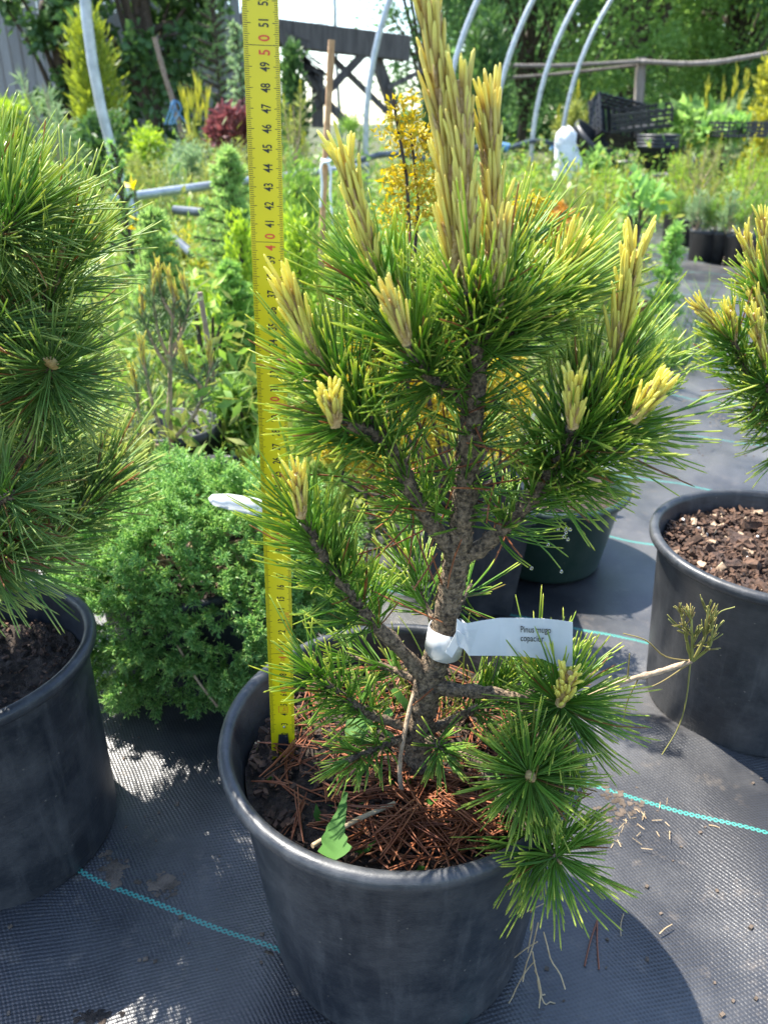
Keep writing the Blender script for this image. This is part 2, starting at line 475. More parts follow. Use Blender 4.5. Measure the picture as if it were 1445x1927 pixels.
# ================================================================== POTS
def pot(name, label, x, y, R, zr, rb, mat, soil_z=None, soil_mat=None, n=96, wob=.004, group=None, soil=True, z0=.008):
    t = thing(name, label, 'plant pot', (x, y, 0), group)
    c = (x, y, 0); w = .003
    def ro(z): return rb + (R - .011 - rb) * (z - z0) / (zr - z0)
    b = MB()
    lathe(b, c, [(.001, z0 + .004), (rb - .006, z0), (rb - .001, z0 + .003), (rb, z0 + .008), (ro(zr * .5), zr * .5), (ro(zr - .03), zr - .03),
                 (ro(zr - .026) + .0015, zr - .027), (ro(zr - .022) + .002, zr - .022), (R - .0085, zr - .0125)], n, wob)
    lathe(b, c, [(R - .011, zr - .004), (ro(zr - .03) - w, zr - .03), (ro(zr * .5) - w, zr * .5), (rb - w, z0 + .01), (.001, z0 + .009)], n, wob)
    b.build('body', mat, t)
    r = MB()
    lathe(r, c, [(R - .0115, zr - .006), (R - .0105, zr - .0015), (R - .0075, zr + .0005), (R - .0035, zr), (R - .001, zr - .002), (R, zr - .005),
                 (R - .0005, zr - .0095), (R - .003, zr - .0125), (R - .0095, zr - .0135)], n, wob)
    r.build('rim', mat, t)
    if soil:
        rs = ro(soil_z) - w - .001
        m = MB(); k = 26; na = 90
        rr = np.linspace(.001, 1, k); th = np.linspace(0, 2 * np.pi, na, endpoint=False)
        RR, TT = np.meshgrid(rr, th, indexing='ij')
        Z = soil_z + .004 * np.sin(RR * 9 + 2 * TT) * np.cos(3 * TT) + .006 * (1 - RR) + rng.normal(0, .0016, RR.shape)
        V = np.stack([x + rs * RR * np.cos(TT), y + rs * RR * np.sin(TT), Z], -1).reshape(-1, 3)
        i = np.arange(k - 1)[:, None] * na; j = np.arange(na)[None]; q = (j + 1) % na
        m.add(V, np.stack([i + j, i + na + j, i + na + q, i + q], -1).reshape(-1, 4))
        m.build('soil', soil_mat or M['soil'], t)
    return t
def chips(parent, name, x, y, rs, z, n, mat, smin=.003, smax=.011, flat=.35, where=None):
    m = MB()
    for _ in range(n):
        a = rng.random() * 2 * np.pi; r = rs * math.sqrt(rng.random())
        c = np.array([x + r * math.cos(a), y + r * math.sin(a), z + .004 + .004 * rng.random()])
        s = rng.uniform(smin, smax)
        q = Matrix.Rotation(rng.normal(0, .5), 3, 'X') @ Matrix.Rotation(rng.normal(0, .5), 3, 'Y') @ Matrix.Rotation(rng.random() * 6.3, 3, 'Z')
        V = np.array([[a_, b_, c_] for c_ in (-1, 1) for b_ in (-1, 1) for a_ in (-1, 1)], float) * (s / 2) * np.array([1.3, rng.uniform(.35, .8), flat])
        V += rng.normal(0, s * .09, V.shape)
        V = V @ np.array(q).T + c
        m.add(V, [[0, 2, 3, 1], [4, 5, 7, 6], [0, 1, 5, 4], [2, 6, 7, 3], [0, 4, 6, 2], [1, 3, 7, 5]], np.tile([rng.random(), .5], (8, 1)))
    return m.build(name, mat, parent, smooth=False, kind='stuff')

CX, CY = .0143, .4757
pot_c = pot('plant_pot', 'large black plastic pot in front holding the labelled pine and the tape', CX, CY, .1444, .24, .113, M['pot'], .203, M['soil'])
chips(pot_c, 'bark_mulch', CX, CY, .122, .203, 1200, M['chip'], .0012, .007)
PLX, PLY = -.395, .577
pot_l = pot('plant_pot', 'black plastic pot cut by the left edge, holding the long-needled pine', PLX, PLY, .124, .24, .11, M['pot'], .195, M['soil'])
chips(pot_l, 'bark_mulch', PLX, PLY, .105, .195, 420, M['chip'], .0015, .005)
PRX, PRY = .454, .786
pot_r = pot('plant_pot', 'large black pot at the right edge filled with reddish bark soil', PRX, PRY, .14, .24, .112, M['pot'], .212, M['soil_red'])
chips(pot_r, 'bark_mulch', PRX, PRY, .122, .212, 1500, M['chip'], .0012, .0075, .55)
chips(pot_r, 'perlite_grain', PRX, PRY, .12, .2125, 20, M['perlite'], .0016, .0034, 1.0)
chips(pot_r, 'pale_bark_piece', PRX, PRY, .118, .2135, 60, M['bark_pale'], .003, .009, .3)
chips(pot_r, 'large_bark_piece', PRX, PRY, .112, .213, 40, M['chip'], .009, .017, .5)
pot_g = pot('plant_pot', 'dark green plastic pot standing behind the pine, right of its trunk', .272, 1.146, .126, .15, .092, M['pot_green'], .128, M['soil'])
pot_j = pot('plant_pot', 'black pot hidden in shade under the spreading juniper', -.262, .88, .125, .165, .1, M['pot'], .145, M['soil'])

# dry needles lying on the soil of the front pot
m = MB(); n = 470
a = rng.random(n) * 2 * np.pi; r = .122 * np.sqrt(rng.random(n))
X = CX + r * np.cos(a); Y = CY + r * np.sin(a)
front = rng.random(n) < .45
X[front] = CX + rng.normal(.04, .045, front.sum()); Y[front] = CY - .075 + rng.normal(0, .03, front.sum())
ok = (X - CX) ** 2 + (Y - CY) ** 2 < .116 ** 2
X, Y, front = X[ok], Y[ok], front[ok]; n = len(X)
az = rng.random(n) * 2 * np.pi
L = rng.uniform(.03, .055, n)
D = np.stack([np.cos(az), np.sin(az), rng.normal(0.03, .14, n)], -1)
B = np.stack([X - np.cos(az) * L * .5, Y - np.sin(az) * L * .5, .211 + rng.random(n) * np.where(front, .014, .007)], -1)
rad2 = (B[:, 0] - CX) ** 2 + (B[:, 1] - CY) ** 2
E2 = B + D * L[:, None]; ok = (rad2 < .122 ** 2) & ((E2[:, 0] - CX) ** 2 + (E2[:, 1] - CY) ** 2 < .122 ** 2)
B, D, L = B[ok], D[ok], L[ok]; n = len(B)
bend = np.stack([-D[:, 1], D[:, 0], 0 * L], -1) * rng.normal(0, .12, n)[:, None]
needles(m, B, D, L, .00075, bend)
off = nrm(D + rng.normal(0, .12, (n, 3)) * [1, 1, .2]); needles(m, B, off, L * .96, .00075, bend)
m.build('fallen_needles', M['needle_brown'], pot_c, kind='stuff')
# a few bits standing against the pot wall and a straw
for (p0, p1, rr_, mt, nm) in ((at(455, 1440, .475), at(492, 1545, .435), .0035, 'bark_dark', 'bark_stick'), (onz(588, 1592, .232), onz(742, 1512, .218), .0018, 'straw', 'dry_stalk'),
                              (at(478, 1440, .49), at(487, 1395, .49), .001, 'straw', 'dry_stalk'), (at(488, 1440, .49), at(482, 1398, .49), .001, 'straw', 'dry_stalk')):
    m = MB(); tube(m, smooth_path([p0, (p0 + p1) / 2 + rng.normal(0, .002, 3), p1], 8), rr_, 6, rough=.1); m.build(nm, M[mt], pot_c)
# drain hole notch roots at the pot foot
m = MB()
for k in range(9):
    a0 = at(1008 + rng.normal(0, 7), 1700 + 18 * k, .40); q = [a0]
    dv = np.array([rng.normal(.0, .004), rng.normal(0, .002), -.016])
    for _ in range(4): q.append(q[-1] + dv + rng.normal(0, .0012, 3))
    q = np.array(q); q[:, 2] = np.maximum(q[:, 2], .006)
    tube(m, smooth_path(q, 10), .0006, 4)
tag(m.build('dry_roots', M['straw']), 'dry pale grass roots hanging beside the front pot, lower right', 'dry roots')

# dandelion leaf and weeds in the front pot
def lobed_leaf(mb, P, w, lobes=6, up=(0, 0, 1)):
    P = smooth_path(P, 24); T = nrm(np.gradient(P, axis=0)); S = nrm(np.cross(T, np.asarray(up, float)))
    s = np.linspace(0, 1, 24); prof = (.12 + .88 * s ** 1.5) * np.clip((1 - s) * 7, 0, 1) ** .5 * (1 + .1 * np.sin(s * lobes * 2 * np.pi) + .05 * np.sin(s * 31)) + .02
    prof[-1] = .02
    U = np.cross(S, T)
    Lf = P + S * (prof * w)[:, None] + U * (.12 * w * prof)[:, None]; Rt = P - S * (prof * w)[:, None] + U * (.12 * w * prof)[:, None]
    V = np.stack([Lf, P, Rt], 1).reshape(-1, 3); F = []
    for k in range(23):
        F += [[3 * k, 3 * k + 1, 3 * k + 4, 3 * k + 3], [3 * k + 1, 3 * k + 2, 3 * k + 5, 3 * k + 4]]
    mb.add(V, F, np.c_[np.full(72, .5), np.repeat(s, 3)])
wd = thing('dandelion_weed', 'green lobed weed growing in the front pot beside the pine trunk', 'weed', tuple(onz(650, 1500, .21)))
for P, w in ((((650, 1490, .40), (642, 1530, .385), (630, 1570, .37), (632, 1618, .352)), .0125), (((760, 1400, .47), (720, 1375, .468), (690, 1360, .46), (650, 1385, .45)), .012),
             (((770, 1420, .48), (772, 1350, .50), (750, 1310, .505), (735, 1300, .505)), .008), (((690, 1420, .47), (700, 1390, .47), (715, 1350, .465), (740, 1345, .46)), .009)):
    m = MB(); lobed_leaf(m, pts(*P), w); m.build('leaf', M['weed'], wd)
m = MB(); tube(m, smooth_path(pts((757, 1500, .43), (752, 1440, .435), (765, 1360, .45), (780, 1300, .46)), 16), .002, 6); m.build('stalk', M['bark_pale'], wd)

gw = thing('grass_weed', 'thin grassy weeds sprouting behind the trunk in the front pot', 'weed', (CX + .03, CY + .05, .21))
m = MB(); k = 95; X = CX + .02 + rng.normal(0, .045, k); Y = CY + .055 + rng.normal(0, .022, k); ok = (X - CX) ** 2 + (Y - CY) ** 2 < .115 ** 2; X, Y = X[ok], Y[ok]; k = len(X)
needles(m, np.stack([X, Y, np.full(k, .207)], -1), rdir(k) * .55 + [0, 0, 1], rng.uniform(.03, .085, k), .0007, rng.normal(0, .25, (k, 3)) - [0, 0, .1], 3)
m.build('blades', foliage('weed_grass', (.16, .27, .04), (.42, .44, .12), (.3, .3, .08), .4), gw, kind='stuff')
m = MB(); k = 60; a = rng.random(k) * 6.28; r = rng.uniform(.03, .115, k); B = np.stack([CX + r * np.cos(a), CY + r * np.sin(a), .207 + 0 * r], -1)
blades(m, B, rdir(k) + [0, 0, .9], rng.uniform(.008, .022, k), .006, .2); m.build('seed_leaves', M['weed'], gw, kind='stuff')

# square pot behind
t = thing('plant_pot', 'square dark grey pot half hidden behind the pine trunk', 'plant pot', (.13, 1.03, 0))
m = MB()
def square_ring(z, h): return np.array([[.13 - h, 1.03 - h, z], [.13 + h, 1.03 - h, z], [.13 + h, 1.03 + h, z], [.13 - h, 1.03 + h, z]])
rings = [square_ring(.008, .06), square_ring(.17, .075), square_ring(.171, .08), square_ring(.185, .08), square_ring(.185, .074), square_ring(.16, .07)]
V = np.vstack(rings); F = []
for k in range(len(rings) - 1):
    for j in range(4): F.append([4 * k + j, 4 * k + (j + 1) % 4, 4 * k + 4 + (j + 1) % 4, 4 * k + 4 + j])
m.add(V, F); m.build('body', M['pot'], t, smooth=False)
m = MB(); m.add(square_ring(.162, .0702), [[0, 1, 2, 3]]); m.build('soil', M['soil'], t, smooth=False)

# ================================================================== PINES
def shoot_needles(mb, path, count, L, r, a0, a1, s0=0., s1=1., up=.1, jit=.27, curl=.16, biased=0.0, dens=.6):
    count = max(3, int(count * dens))
    P = smooth_path(path, 60); T = nrm(np.gradient(P, axis=0))
    s = s0 + (s1 - s0) * rng.random(count) ** (1 - biased)
    f = s * 59; i = np.minimum(f.astype(int), 58); w = (f - i)[:, None]
    B = P[i] * (1 - w) + P[i + 1] * w; t = T[i]
    a, b = frame(t); ph = rng.random(count)[:, None] * 2 * np.pi
    rad = np.cos(ph) * a + np.sin(ph) * b
    q = (s - s0) / (s1 - s0)
    ang = np.radians(a0 + (a1 - a0) * q)[:, None] + rng.normal(0, jit, (count, 1))
    D = np.cos(ang) * t + np.sin(ang) * rad; D[:, 2] += up
    D = nrm(D)
    Ls = L * rng.uniform(.68, 1.14, count)
    bend = t * rng.normal(curl, .12, (count, 1)) + rng.normal(0, .1, (count, 3)); bend[:, 2] += rng.normal(0, .05, count)
    needles(mb, B, D, Ls, r, bend)
    D2 = nrm(D + rng.normal(0, .09, (count, 3)))
    needles(mb, B, D2, Ls * rng.uniform(.9, 1.03, count), r, bend + rng.normal(0, .05, (count, 3)))
    return B + D * Ls[:, None] + bend * Ls[:, None]

YN = []
for k in range(3):                      # three shapes of single young needle, base at the origin, along z
    m = MB(); needles(m, [[0, 0, 0]], [[0, 0, 1]], [1.0], [.085], np.array([[.06 * k - .04, .05, 0]]), 6, (0, .25, .6, .88, .97), (.8, 1.05, 1, .8, .45))
    YN.append(m.mesh('young_needle', M['candle_obj']))
n_single = [0]
def candle(parent, a, b, L, n, wide=1.0, single=False, tight=14, thick=.0019, mat='candle', sides=5):
    a = np.asarray(a, float); b = np.asarray(b, float); ax = b - a; H = np.linalg.norm(ax); d = ax / H
    bow = nrm(np.cross(d, rng.normal(size=3))) * H * .02
    P = smooth_path([a, (a + b) / 2 + bow, b], 14)
    m = MB(); tube(m, P, np.linspace(.0036, .002, 14) * wide, 8, rough=.06)
    # papery brown scales along the axis
    k = int(n * .6); s = rng.random(k) * .9; i = (s * 12.9).astype(int)
    aa, bb = frame(np.repeat(d[None], k, 0)); ph = rng.random(k)[:, None] * 6.283
    rad = np.cos(ph) * aa + np.sin(ph) * bb
    needles(m, P[i] + rad * .003 * wide, d + rad * .3, .009 * wide, .0011 * wide, None, 4, (0, .3, .6, .85), (.7, 1, .7, .3))
    ob = m.build('candle_shoot', M['scale'], parent)
    mm = MB(); ga = 2.39996
    bs = []; ds = []; ls = []
    for k in range(n):
        s = (k + .5) / n
        f = s ** .92 * 12.9; i = int(f); p = P[i] * (1 - f + i) + P[min(i + 1, 13)] * (f - i)
        ph = k * ga + rng.normal(0, .25)
        aa, bb = frame(d[None]); rad = np.cos(ph) * aa[0] + np.sin(ph) * bb[0]
        ang = math.radians(rng.normal(tight * .62, 4) + 6 * (s > .9)); dd = math.cos(ang) * d + math.sin(ang) * rad
        l = L * 1.35 * rng.uniform(.75, 1.15) * (1 - .3 * s)
        bs.append(p + rad * .003 * wide); ds.append(dd); ls.append(l)
    if single and n_single[0] + n <= 300:
        n_single[0] += n
        for p, dd, l in zip(bs, ds, ls):
            o = bpy.data.objects.new('young_needle', YN[rng.integers(3)])
            q = Vector(dd).to_track_quat('Z', 'Y') @ Matrix.Rotation(rng.random() * 6.28, 3, 'Z').to_quaternion()
            o.rotation_mode = 'QUATERNION'; o.rotation_quaternion = q
            o.location = p; o.scale = (thick * .6 / .085,) * 2 + (l,)
            link(o, ob)
    else:
        needles(mm, bs, ds, np.array(ls), thick * .6, rng.normal(0, .07, (n, 3)), sides, (0, .25, .6, .88, .97), (.8, 1.05, 1, .8, .45))
        mm.build('young_needles', M[mat], ob, kind='stuff')
    return ob

pine = thing('pine_tree', 'dwarf mountain pine with tall yellow candles and white label in the front pot', 'pine', (.028, .455, .205))
tr = pts((792, 1515, .452), (786, 1440, .455), (790, 1370, .458), (806, 1290, .46), (833, 1190, .46), (858, 1060, .457), (872, 960, .455), (884, 830, .452), (894, 700, .448), (892, 610, .444), (882, 550, .442))
P = smooth_path(tr, 90); s = np.linspace(0, 1, 90)
rad = np.interp(s, [0, .06, .2, .27, .5, .75, 1], [.0125, .0102, .0098, .0102, .0088, .0072, .0055])
rad = rad * (1 + .05 * np.sin(s * 140) + .04 * rng.normal(size=90))
m = MB(); tube(m, P, rad, 20, rough=.05); m.build('trunk', M['bark'], pine)
fm_ = MB(); k = 900; i = rng.integers(2, 86, k); Tt = nrm(np.gradient(P, axis=0))[i]; a_, b_ = frame(Tt); ph = rng.random(k)[:, None] * 6.283; rd = np.cos(ph) * a_ + np.sin(ph) * b_
blades(fm_, P[i] + rd * (rad[i] * .96)[:, None], Tt * .9 + rd * .35, rng.uniform(.002, .0055, k), rng.uniform(.0016, .0034, k), .2, .6, nref=rd)
fm_.build('bark_flakes', M['bark'], pine, smooth=False, kind='stuff')

def branch(parent, path, r0, r1, mats='bark', name='branch', n=30):
    P = smooth_path(path, n); m = MB()
    tube(m, P, np.linspace(r0, r1, n) * (1 + .07 * rng.normal(size=n)), 9, rough=.08)
    if r0 > .0029 and mats == 'bark':
        k = int(120 * r0 / .005); i = rng.integers(1, n - 1, k); Tt = nrm(np.gradient(P, axis=0))[i]; a_, b_ = frame(Tt); ph = rng.random(k)[:, None] * 6.283; rd = np.cos(ph) * a_ + np.sin(ph) * b_
        blades(m, P[i] + rd * (np.linspace(r0, r1, n)[i] * .95)[:, None], Tt * .9 + rd * .45, rng.uniform(.0015, .004, k), rng.uniform(.001, .0022, k), .2, .6, nref=rd)
    return m.build(name, M[mats], parent)
NR = .00064
# path, radii, then runs of needles: (count, length, angle at start, angle at end, s0, s1, up)
SH = [
 # left upper arms
 ([(858, 1050, .455), (822, 1000, .452), (772, 920, .447), (738, 850, .442), (690, 812, .436), (640, 795, .43)], .0062, .004, [(120, .042, 62, 60, .2, .72, .15), (150, .046, 75, 42, .72, 1., .05)]),
 ([(735, 850, .442), (700, 790, .445), (650, 735, .445), (605, 690, .445)], .004, .003, [(210, .046, 70, 38, .25, 1., .1)]),
 ([(872, 760, .45), (820, 720, .44), (785, 680, .432), (768, 648, .43)], .004, .003, [(190, .046, 75, 40, .25, 1., .1)]),
 ([(885, 740, .455), (820, 680, .465), (755, 610, .468), (708, 530, .468)], .0045, .003, [(250, .047, 68, 36, .3, 1., .15)]),
 # leader
 ([(893, 700, .448), (893, 640, .445), (885, 560, .442)], .006, .005, [(210, .047, 82, 50, 0, 1., .05)]),
 ([(880, 860, .452), (890, 760, .449), (893, 690, .447)], .004, .004, [(130, .044, 78, 72, 0, 1., .1)]),
 ([(866, 1000, .456), (878, 890, .453)], .004, .004, [(80, .042, 75, 70, 0, 1., .1)]),
 ([(893, 690, .447), (920, 630, .44), (945, 585, .435)], .0035, .003, [(120, .047, 70, 42, .2, 1., .1)]),
 ([(893, 700, .447), (950, 630, .458), (1000, 590, .465), (1036, 556, .466)], .004, .003, [(270, .048, 68, 36, .2, 1., .15)]),
 ([(893, 640, .447), (930, 560, .47), (960, 480, .485)], .003, .0025, [(150, .05, 55, 30, .1, 1., .2)]),
 # right arms
 ([(868, 1050, .457), (905, 1030, .455), (955, 985, .45), (1015, 920, .444), (1058, 855, .438), (1076, 805, .432)], .006, .004, [(150, .042, 68, 62, .25, .72, .1), (190, .048, 82, 55, .72, 1., 0.)]),
 ([(1050, 868, .44), (1095, 790, .448), (1130, 730, .452), (1160, 690, .453)], .004, .003, [(230, .048, 66, 36, .2, 1., .15)]),
 ([(1058, 855, .438), (1110, 835, .432), (1150, 812, .43), (1188, 792, .43)], .004, .003, [(190, .048, 70, 40, .2, 1., .1)]),
 ([(1015, 920, .444), (1050, 915, .435), (1090, 905, .425)], .003, .002, [(70, .042, 70, 40, .1, 1., -.05)]),
 # lower left arm with the yellow bud
 ([(806, 1285, .46), (770, 1240, .456), (735, 1205, .452), (690, 1160, .447), (640, 1095, .44), (600, 1030, .433), (568, 968, .43)], .0062, .003, [(330, .042, 66, 38, .38, 1., .12)]),
 # lower left spray
 ([(780, 1372, .457), (735, 1360, .448), (690, 1340, .44), (640, 1305, .428), (585, 1262, .42)], .0042, .002, [(170, .036, 62, 38, .32, 1., .12)]),
 ([(800, 1290, .462), (740, 1260, .475), (690, 1245, .48), (650, 1230, .485)], .003, .0015, [(70, .034, 62, 40, .3, 1., .1)]),
 ([(778, 1388, .455), (740, 1395, .44), (700, 1412, .425), (655, 1430, .41)], .004, .002, [(95, .032, 68, 45, .35, 1., -.12)]),
 # right lower whorls
 ([(812, 1290, .458), (860, 1298, .452), (915, 1303, .446), (985, 1316, .445), (1040, 1322, .44), (1056, 1328, .42)], .0055, .0035, [(60, .038, 62, 60, .5, .8, .2), (230, .057, 96, 58, .9, 1., -.04)]),
 ([(800, 1388, .452), (840, 1408, .44), (900, 1432, .42), (955, 1444, .405), (990, 1456, .395), (998, 1461, .374)], .005, .003, [(40, .036, 70, 65, .5, .8, 0), (270, .046, 98, 55, .86, 1., -.03)]),
 ([(900, 1432, .42), (960, 1520, .395), (1020, 1590, .372), (1047, 1613, .346)], .0035, .0025, [(220, .046, 92, 50, .55, 1., -.12)]),
 ([(800, 1385, .452), (822, 1400, .43), (832, 1418, .418)], .0035, .0025, [(75, .024, 88, 45, .6, 1., -.1)]),
 ([(795, 1380, .455), (850, 1355, .465), (900, 1330, .475), (960, 1290, .48)], .004, .0025, [(120, .04, 66, 40, .45, 1., .1)]),
 # twigs behind the trunk
 ([(835, 1200, .462), (800, 1140, .49), (775, 1080, .51), (765, 1040, .52)], .003, .002, [(130, .042, 60, 35, .3, 1., .12)]),
 ([(845, 1160, .462), (868, 1130, .485), (885, 1100, .5)], .0025, .002, [(50, .038, 60, 40, .3, 1., .0)]),
 ([(985, 1316, .44), (1010, 1290, .455), (1015, 1265, .46)], .003, .0025, [(90, .045, 70, 40, .3, 1., .15)]),
]
tips = []
for path, r0, r1, runs in SH:
    P = pts(*path); br = branch(pine, P, r0, r1)
    m = MB()
    for (cnt, L, a0, a1, s0, s1, up) in runs: tips.append(shoot_needles(m, P, cnt, L, NR, a0, a1, s0, s1, up))
    m.build('needles', M['needle'], br, kind='stuff')
CD = [ # base, tip, needle length, count, width, single, spread, thickness
 ((856, 520, .446), (800, -25, .440), .021, 96, 1.15, True, 15, .0019),
 ((886, 545, .436), (868, 150, .428), .018, 74, 1.1, True, 11, .0019),
 ((932, 500, .446), (922, 185, .440), .019, 66, 1.1, True, 13, .0019),
 ((938, 585, .432), (944, 415, .428), .014, 34, .9, True, 10, .0017),
 ((712, 545, .468), (646, 298, .462), .021, 60, 1.0, False, 13, .002),
 ((604, 690, .445), (544, 545, .44), .021, 44, 1.0, False, 14, .002),
 ((766, 645, .41), (733, 562, .403), .015, 28, .9, True, 14, .0017),
 ((632, 800, .405), (622, 742, .397), .013, 26, .9, False, 20, .0019),
 ((567, 972, .412), (559, 892, .403), .014, 26, .85, False, 15, .0018),
 ((1032, 560, .466), (1078, 475, .462), .019, 36, 1.0, False, 17, .0019),
 ((1160, 690, .453), (1196, 470, .445), .021, 58, 1.1, False, 14, .0021),
 ((1077, 803, .412), (1081, 716, .403), .014, 34, .9, False, 18, .0019),
 ((1190, 792, .41), (1240, 728, .403), .014, 34, .9, False, 18, .0019),
 ((1054, 1324, .412), (1072, 1266, .397), .012, 34, 1.0, False, 24, .0021),
 ((1014, 1272, .46), (992, 1232, .462), .014, 16, .9, False, 16, .0018),
]
for a, b, L, n, w, sg, tg, th in CD: candle(pine, at(*a), at(*b), L, n, w, sg, tg, th)
# end buds of the candleless whorls
for q, r in (((998, 1461, .373), .0036), ((1048, 1613, .35), .003)):
    m = MB(); c = at(*q); d = nrm(np.array([.02, -.5, .25]))
    tube(m, np.array([c - d * .004, c, c + d * .004, c + d * .009]), [.003, r, .0026, .0008], 8, rough=.08); m.build('bud', M['scale'], pine)
# drying twig reaching to the right
tw = branch(pine, pts((1052, 1330, .43), (1120, 1305, .44), (1180, 1280, .445), (1240, 1264, .45), (1300, 1244, .455)), .0025, .0018, 'bark_pale', 'dry_twig')
m = MB()
for q in (((1300, 1244, .455), (1290, 1200, .455), (1280, 1150, .452)), ((1300, 1244, .455), (1302, 1205, .45), (1300, 1165, .45)), ((1303, 1244, .455), (1325, 1200, .452), (1332, 1140, .45)),
          ((1303, 1244, .455), (1335, 1215, .45), (1340, 1175, .45))):
    PP = pts(*q); tube(m, smooth_path(PP, 10), np.linspace(.0013, .0007, 10), 6, rough=.15)
    shoot_needles(m, PP, 26, .014, .0005, 45, 20, .3, 1, .1)
for q in (((1300, 1244, .455), (1250, 1235, .45), (1215, 1205, .45), (1172, 1192, .45)), ((1298, 1250, .455), (1290, 1320, .445), (1275, 1370, .44), (1245, 1420, .435)),
          ((1295, 1250, .455), (1230, 1290, .45), (1170, 1300, .45)), ((1325, 1200, .452), (1350, 1155, .45), (1382, 1142, .45)), ((1200, 1278, .447), (1180, 1320, .447), (1172, 1360, .447)), ((1180, 1280, .445), (1182, 1255, .445), (1184, 1230, .445))):
    PP = smooth_path(pts(*q), 12); tube(m, PP, np.linspace(.0007, .0004, 12), 4)
m.build('dry_needles', foliage('fading_needle', (.22, .23, .06), (.4, .4, .12), (.3, .2, .08), .25, .6), tw, kind='stuff')
# brown needles caught in the branches
m = MB(); k = 46
B = np.array([at(rng.uniform(660, 1010), rng.uniform(760, 1050), rng.uniform(.43, .47)) for _ in range(k)])
D = rdir(k) * [.7, .5, 1] - [0, 0, .5]; needles(m, B, D, rng.uniform(.025, .045, k), .0007, rng.normal(0, .1, (k, 3)))
for a_, b_ in (((700, 1112, .44), (835, 1178, .445)), ((815, 1295, .45), (775, 1330, .44)), ((620, 690, .44), (520, 680, .43)), ((560, 555, .46), (530, 520, .46))):
    a_, b_ = at(*a_), at(*b_); needles(m, [a_], [b_ - a_], [np.linalg.norm(b_ - a_)], .0008, np.array([[0, 0, .04]]))
m.build('caught_brown_needles', M['needle_brown'], pine, kind='stuff')
# rain drops on needle tips
ico = MB(); lathe(ico, (0, 0, 0), [(.00002, -1), (.5, -.87), (.87, -.5), (1, 0), (.87, .5), (.5, 1.0), (.2, 1.5), (.00002, 1.9)], 12)
dm = ico.mesh('water_drop', M['drop'])
tips = np.vstack(tips[10:16])
dz_ = tips[:, 2] + .6 * tips[:, 1]; sel = tips[(tips[:, 0] > .06) & (tips[:, 1] < .46)]
sel = sel[np.argsort(sel[:, 2])[:9]]
for q in sel:
    o = bpy.data.objects.new('water_drop', dm); o.location = q - [0, 0, .0012]; o.scale = (.0011,) * 3
    link(o, pine); o.matrix_parent_inverse = Matrix.Translation(pine.location).inverted()

# ---- long needled pine, left edge
lp = thing('pine_tree', 'dark green pine with long needles at the left edge', 'pine', (PLX, PLY, .2))
m = MB(); tube(m, smooth_path([[PLX, PLY, .19], [PLX + .01, PLY, .4], [PLX, PLY + .01, .62], [PLX - .01, PLY + .01, .8]], 30), np.linspace(.013, .008, 30), 12, rough=.06)
m.build('trunk', M['bark'], lp)
LS = [([(-190, 1000, .585), (-60, 930, .595), (30, 870, .6), (70, 780, .595), (82, 680, .59), (85, 590, .585), (118, 482, .575)], .007, .004, [(420, .068, 74, 34, .5, 1., .04), (40, .05, 70, 70, .2, .5, 0)]),
      ([(70, 800, .595), (85, 740, .57), (97, 682, .535)], .004, .003, [(260, .062, 96, 45, .45, 1., .0)]),
      ([(-160, 620, .58), (-60, 480, .57), (0, 440, .56), (40, 405, .555)], .006, .004, [(420, .062, 72, 30, .3, 1., .1)]),
      ([(-140, 760, .57), (-60, 660, .55), (-10, 590, .535)], .005, .004, [(240, .066, 85, 40, .3, 1., 0)]),
      ([(-170, 560, .6), (-60, 450, .63), (-20, 370, .64)], .005, .004, [(240, .062, 65, 30, .3, 1., .15)]),
      ([(-180, 1080, .56), (-60, 980, .53), (25, 930, .51)], .005, .004, [(340, .064, 80, 40, .3, 1., -.1)]),
      ([(-180, 1120, .56), (-70, 1060, .53), (15, 1050, .50)], .005, .004, [(330, .06, 80, 35, .3, 1., -.22)]),
      ([(-150, 820, .58), (-60, 760, .57), (-15, 720, .565)], .004, .003, [(160, .06, 80, 40, .3, 1., -.05)])]
for k in range(15):
    a = 1.0 + 1.5 * (k % 8) / 8 + rng.normal(0, .15); z = .34 + .4 * k / 15; ln = .2 - .07 * k / 15
    b0 = np.array([PLX, PLY, z - .08]); b1 = b0 + np.array([math.cos(a) * ln, math.sin(a) * ln, .08])
    br = branch(lp, [b0, (b0 + b1) / 2 - [0, 0, .015], b1], .006, .004); m = MB()
    shoot_needles(m, np.array([b0, (b0 + b1) / 2 - [0, 0, .015], b1]), 300, .066, .0009, 80, 35, .4, 1, .05); m.build('needles', M['needle_long'], br, kind='stuff')
for path, r0, r1, runs in LS:
    P = pts(*path); br = branch(lp, P, r0, r1); m = MB()
    for (cnt, L, a0, a1, s0, s1, up) in runs: shoot_needles(m, P, cnt, L, .00066, a0, a1, s0, s1, up, curl=.1)
    m.build('needles', M['needle_long'], br, kind='stuff')
for q, d, ln in (((118, 484, .573), (.01, -.02, .05), .014), ((97, 683, .533), (0, -.05, .03), .009)):
    c = at(*q); d = nrm(np.array(d)); m = MB(); tube(m, np.array([c - d * .006, c + d * ln * .2, c + d * ln * .6, c + d * ln * 1.3]), [.0035, .0042, .0032, .0008], 10, rough=.06); m.build('bud', M['scale'], lp)
m = MB(); shoot_needles(m, pts((-140, 1010, .56), (-60, 1000, .54), (0, 1000, .53)), 42, .062, .0008, 55, 30, .3, 1, -.1); m.build('old_brown_needles', M['needle_brown'], lp, kind='stuff')

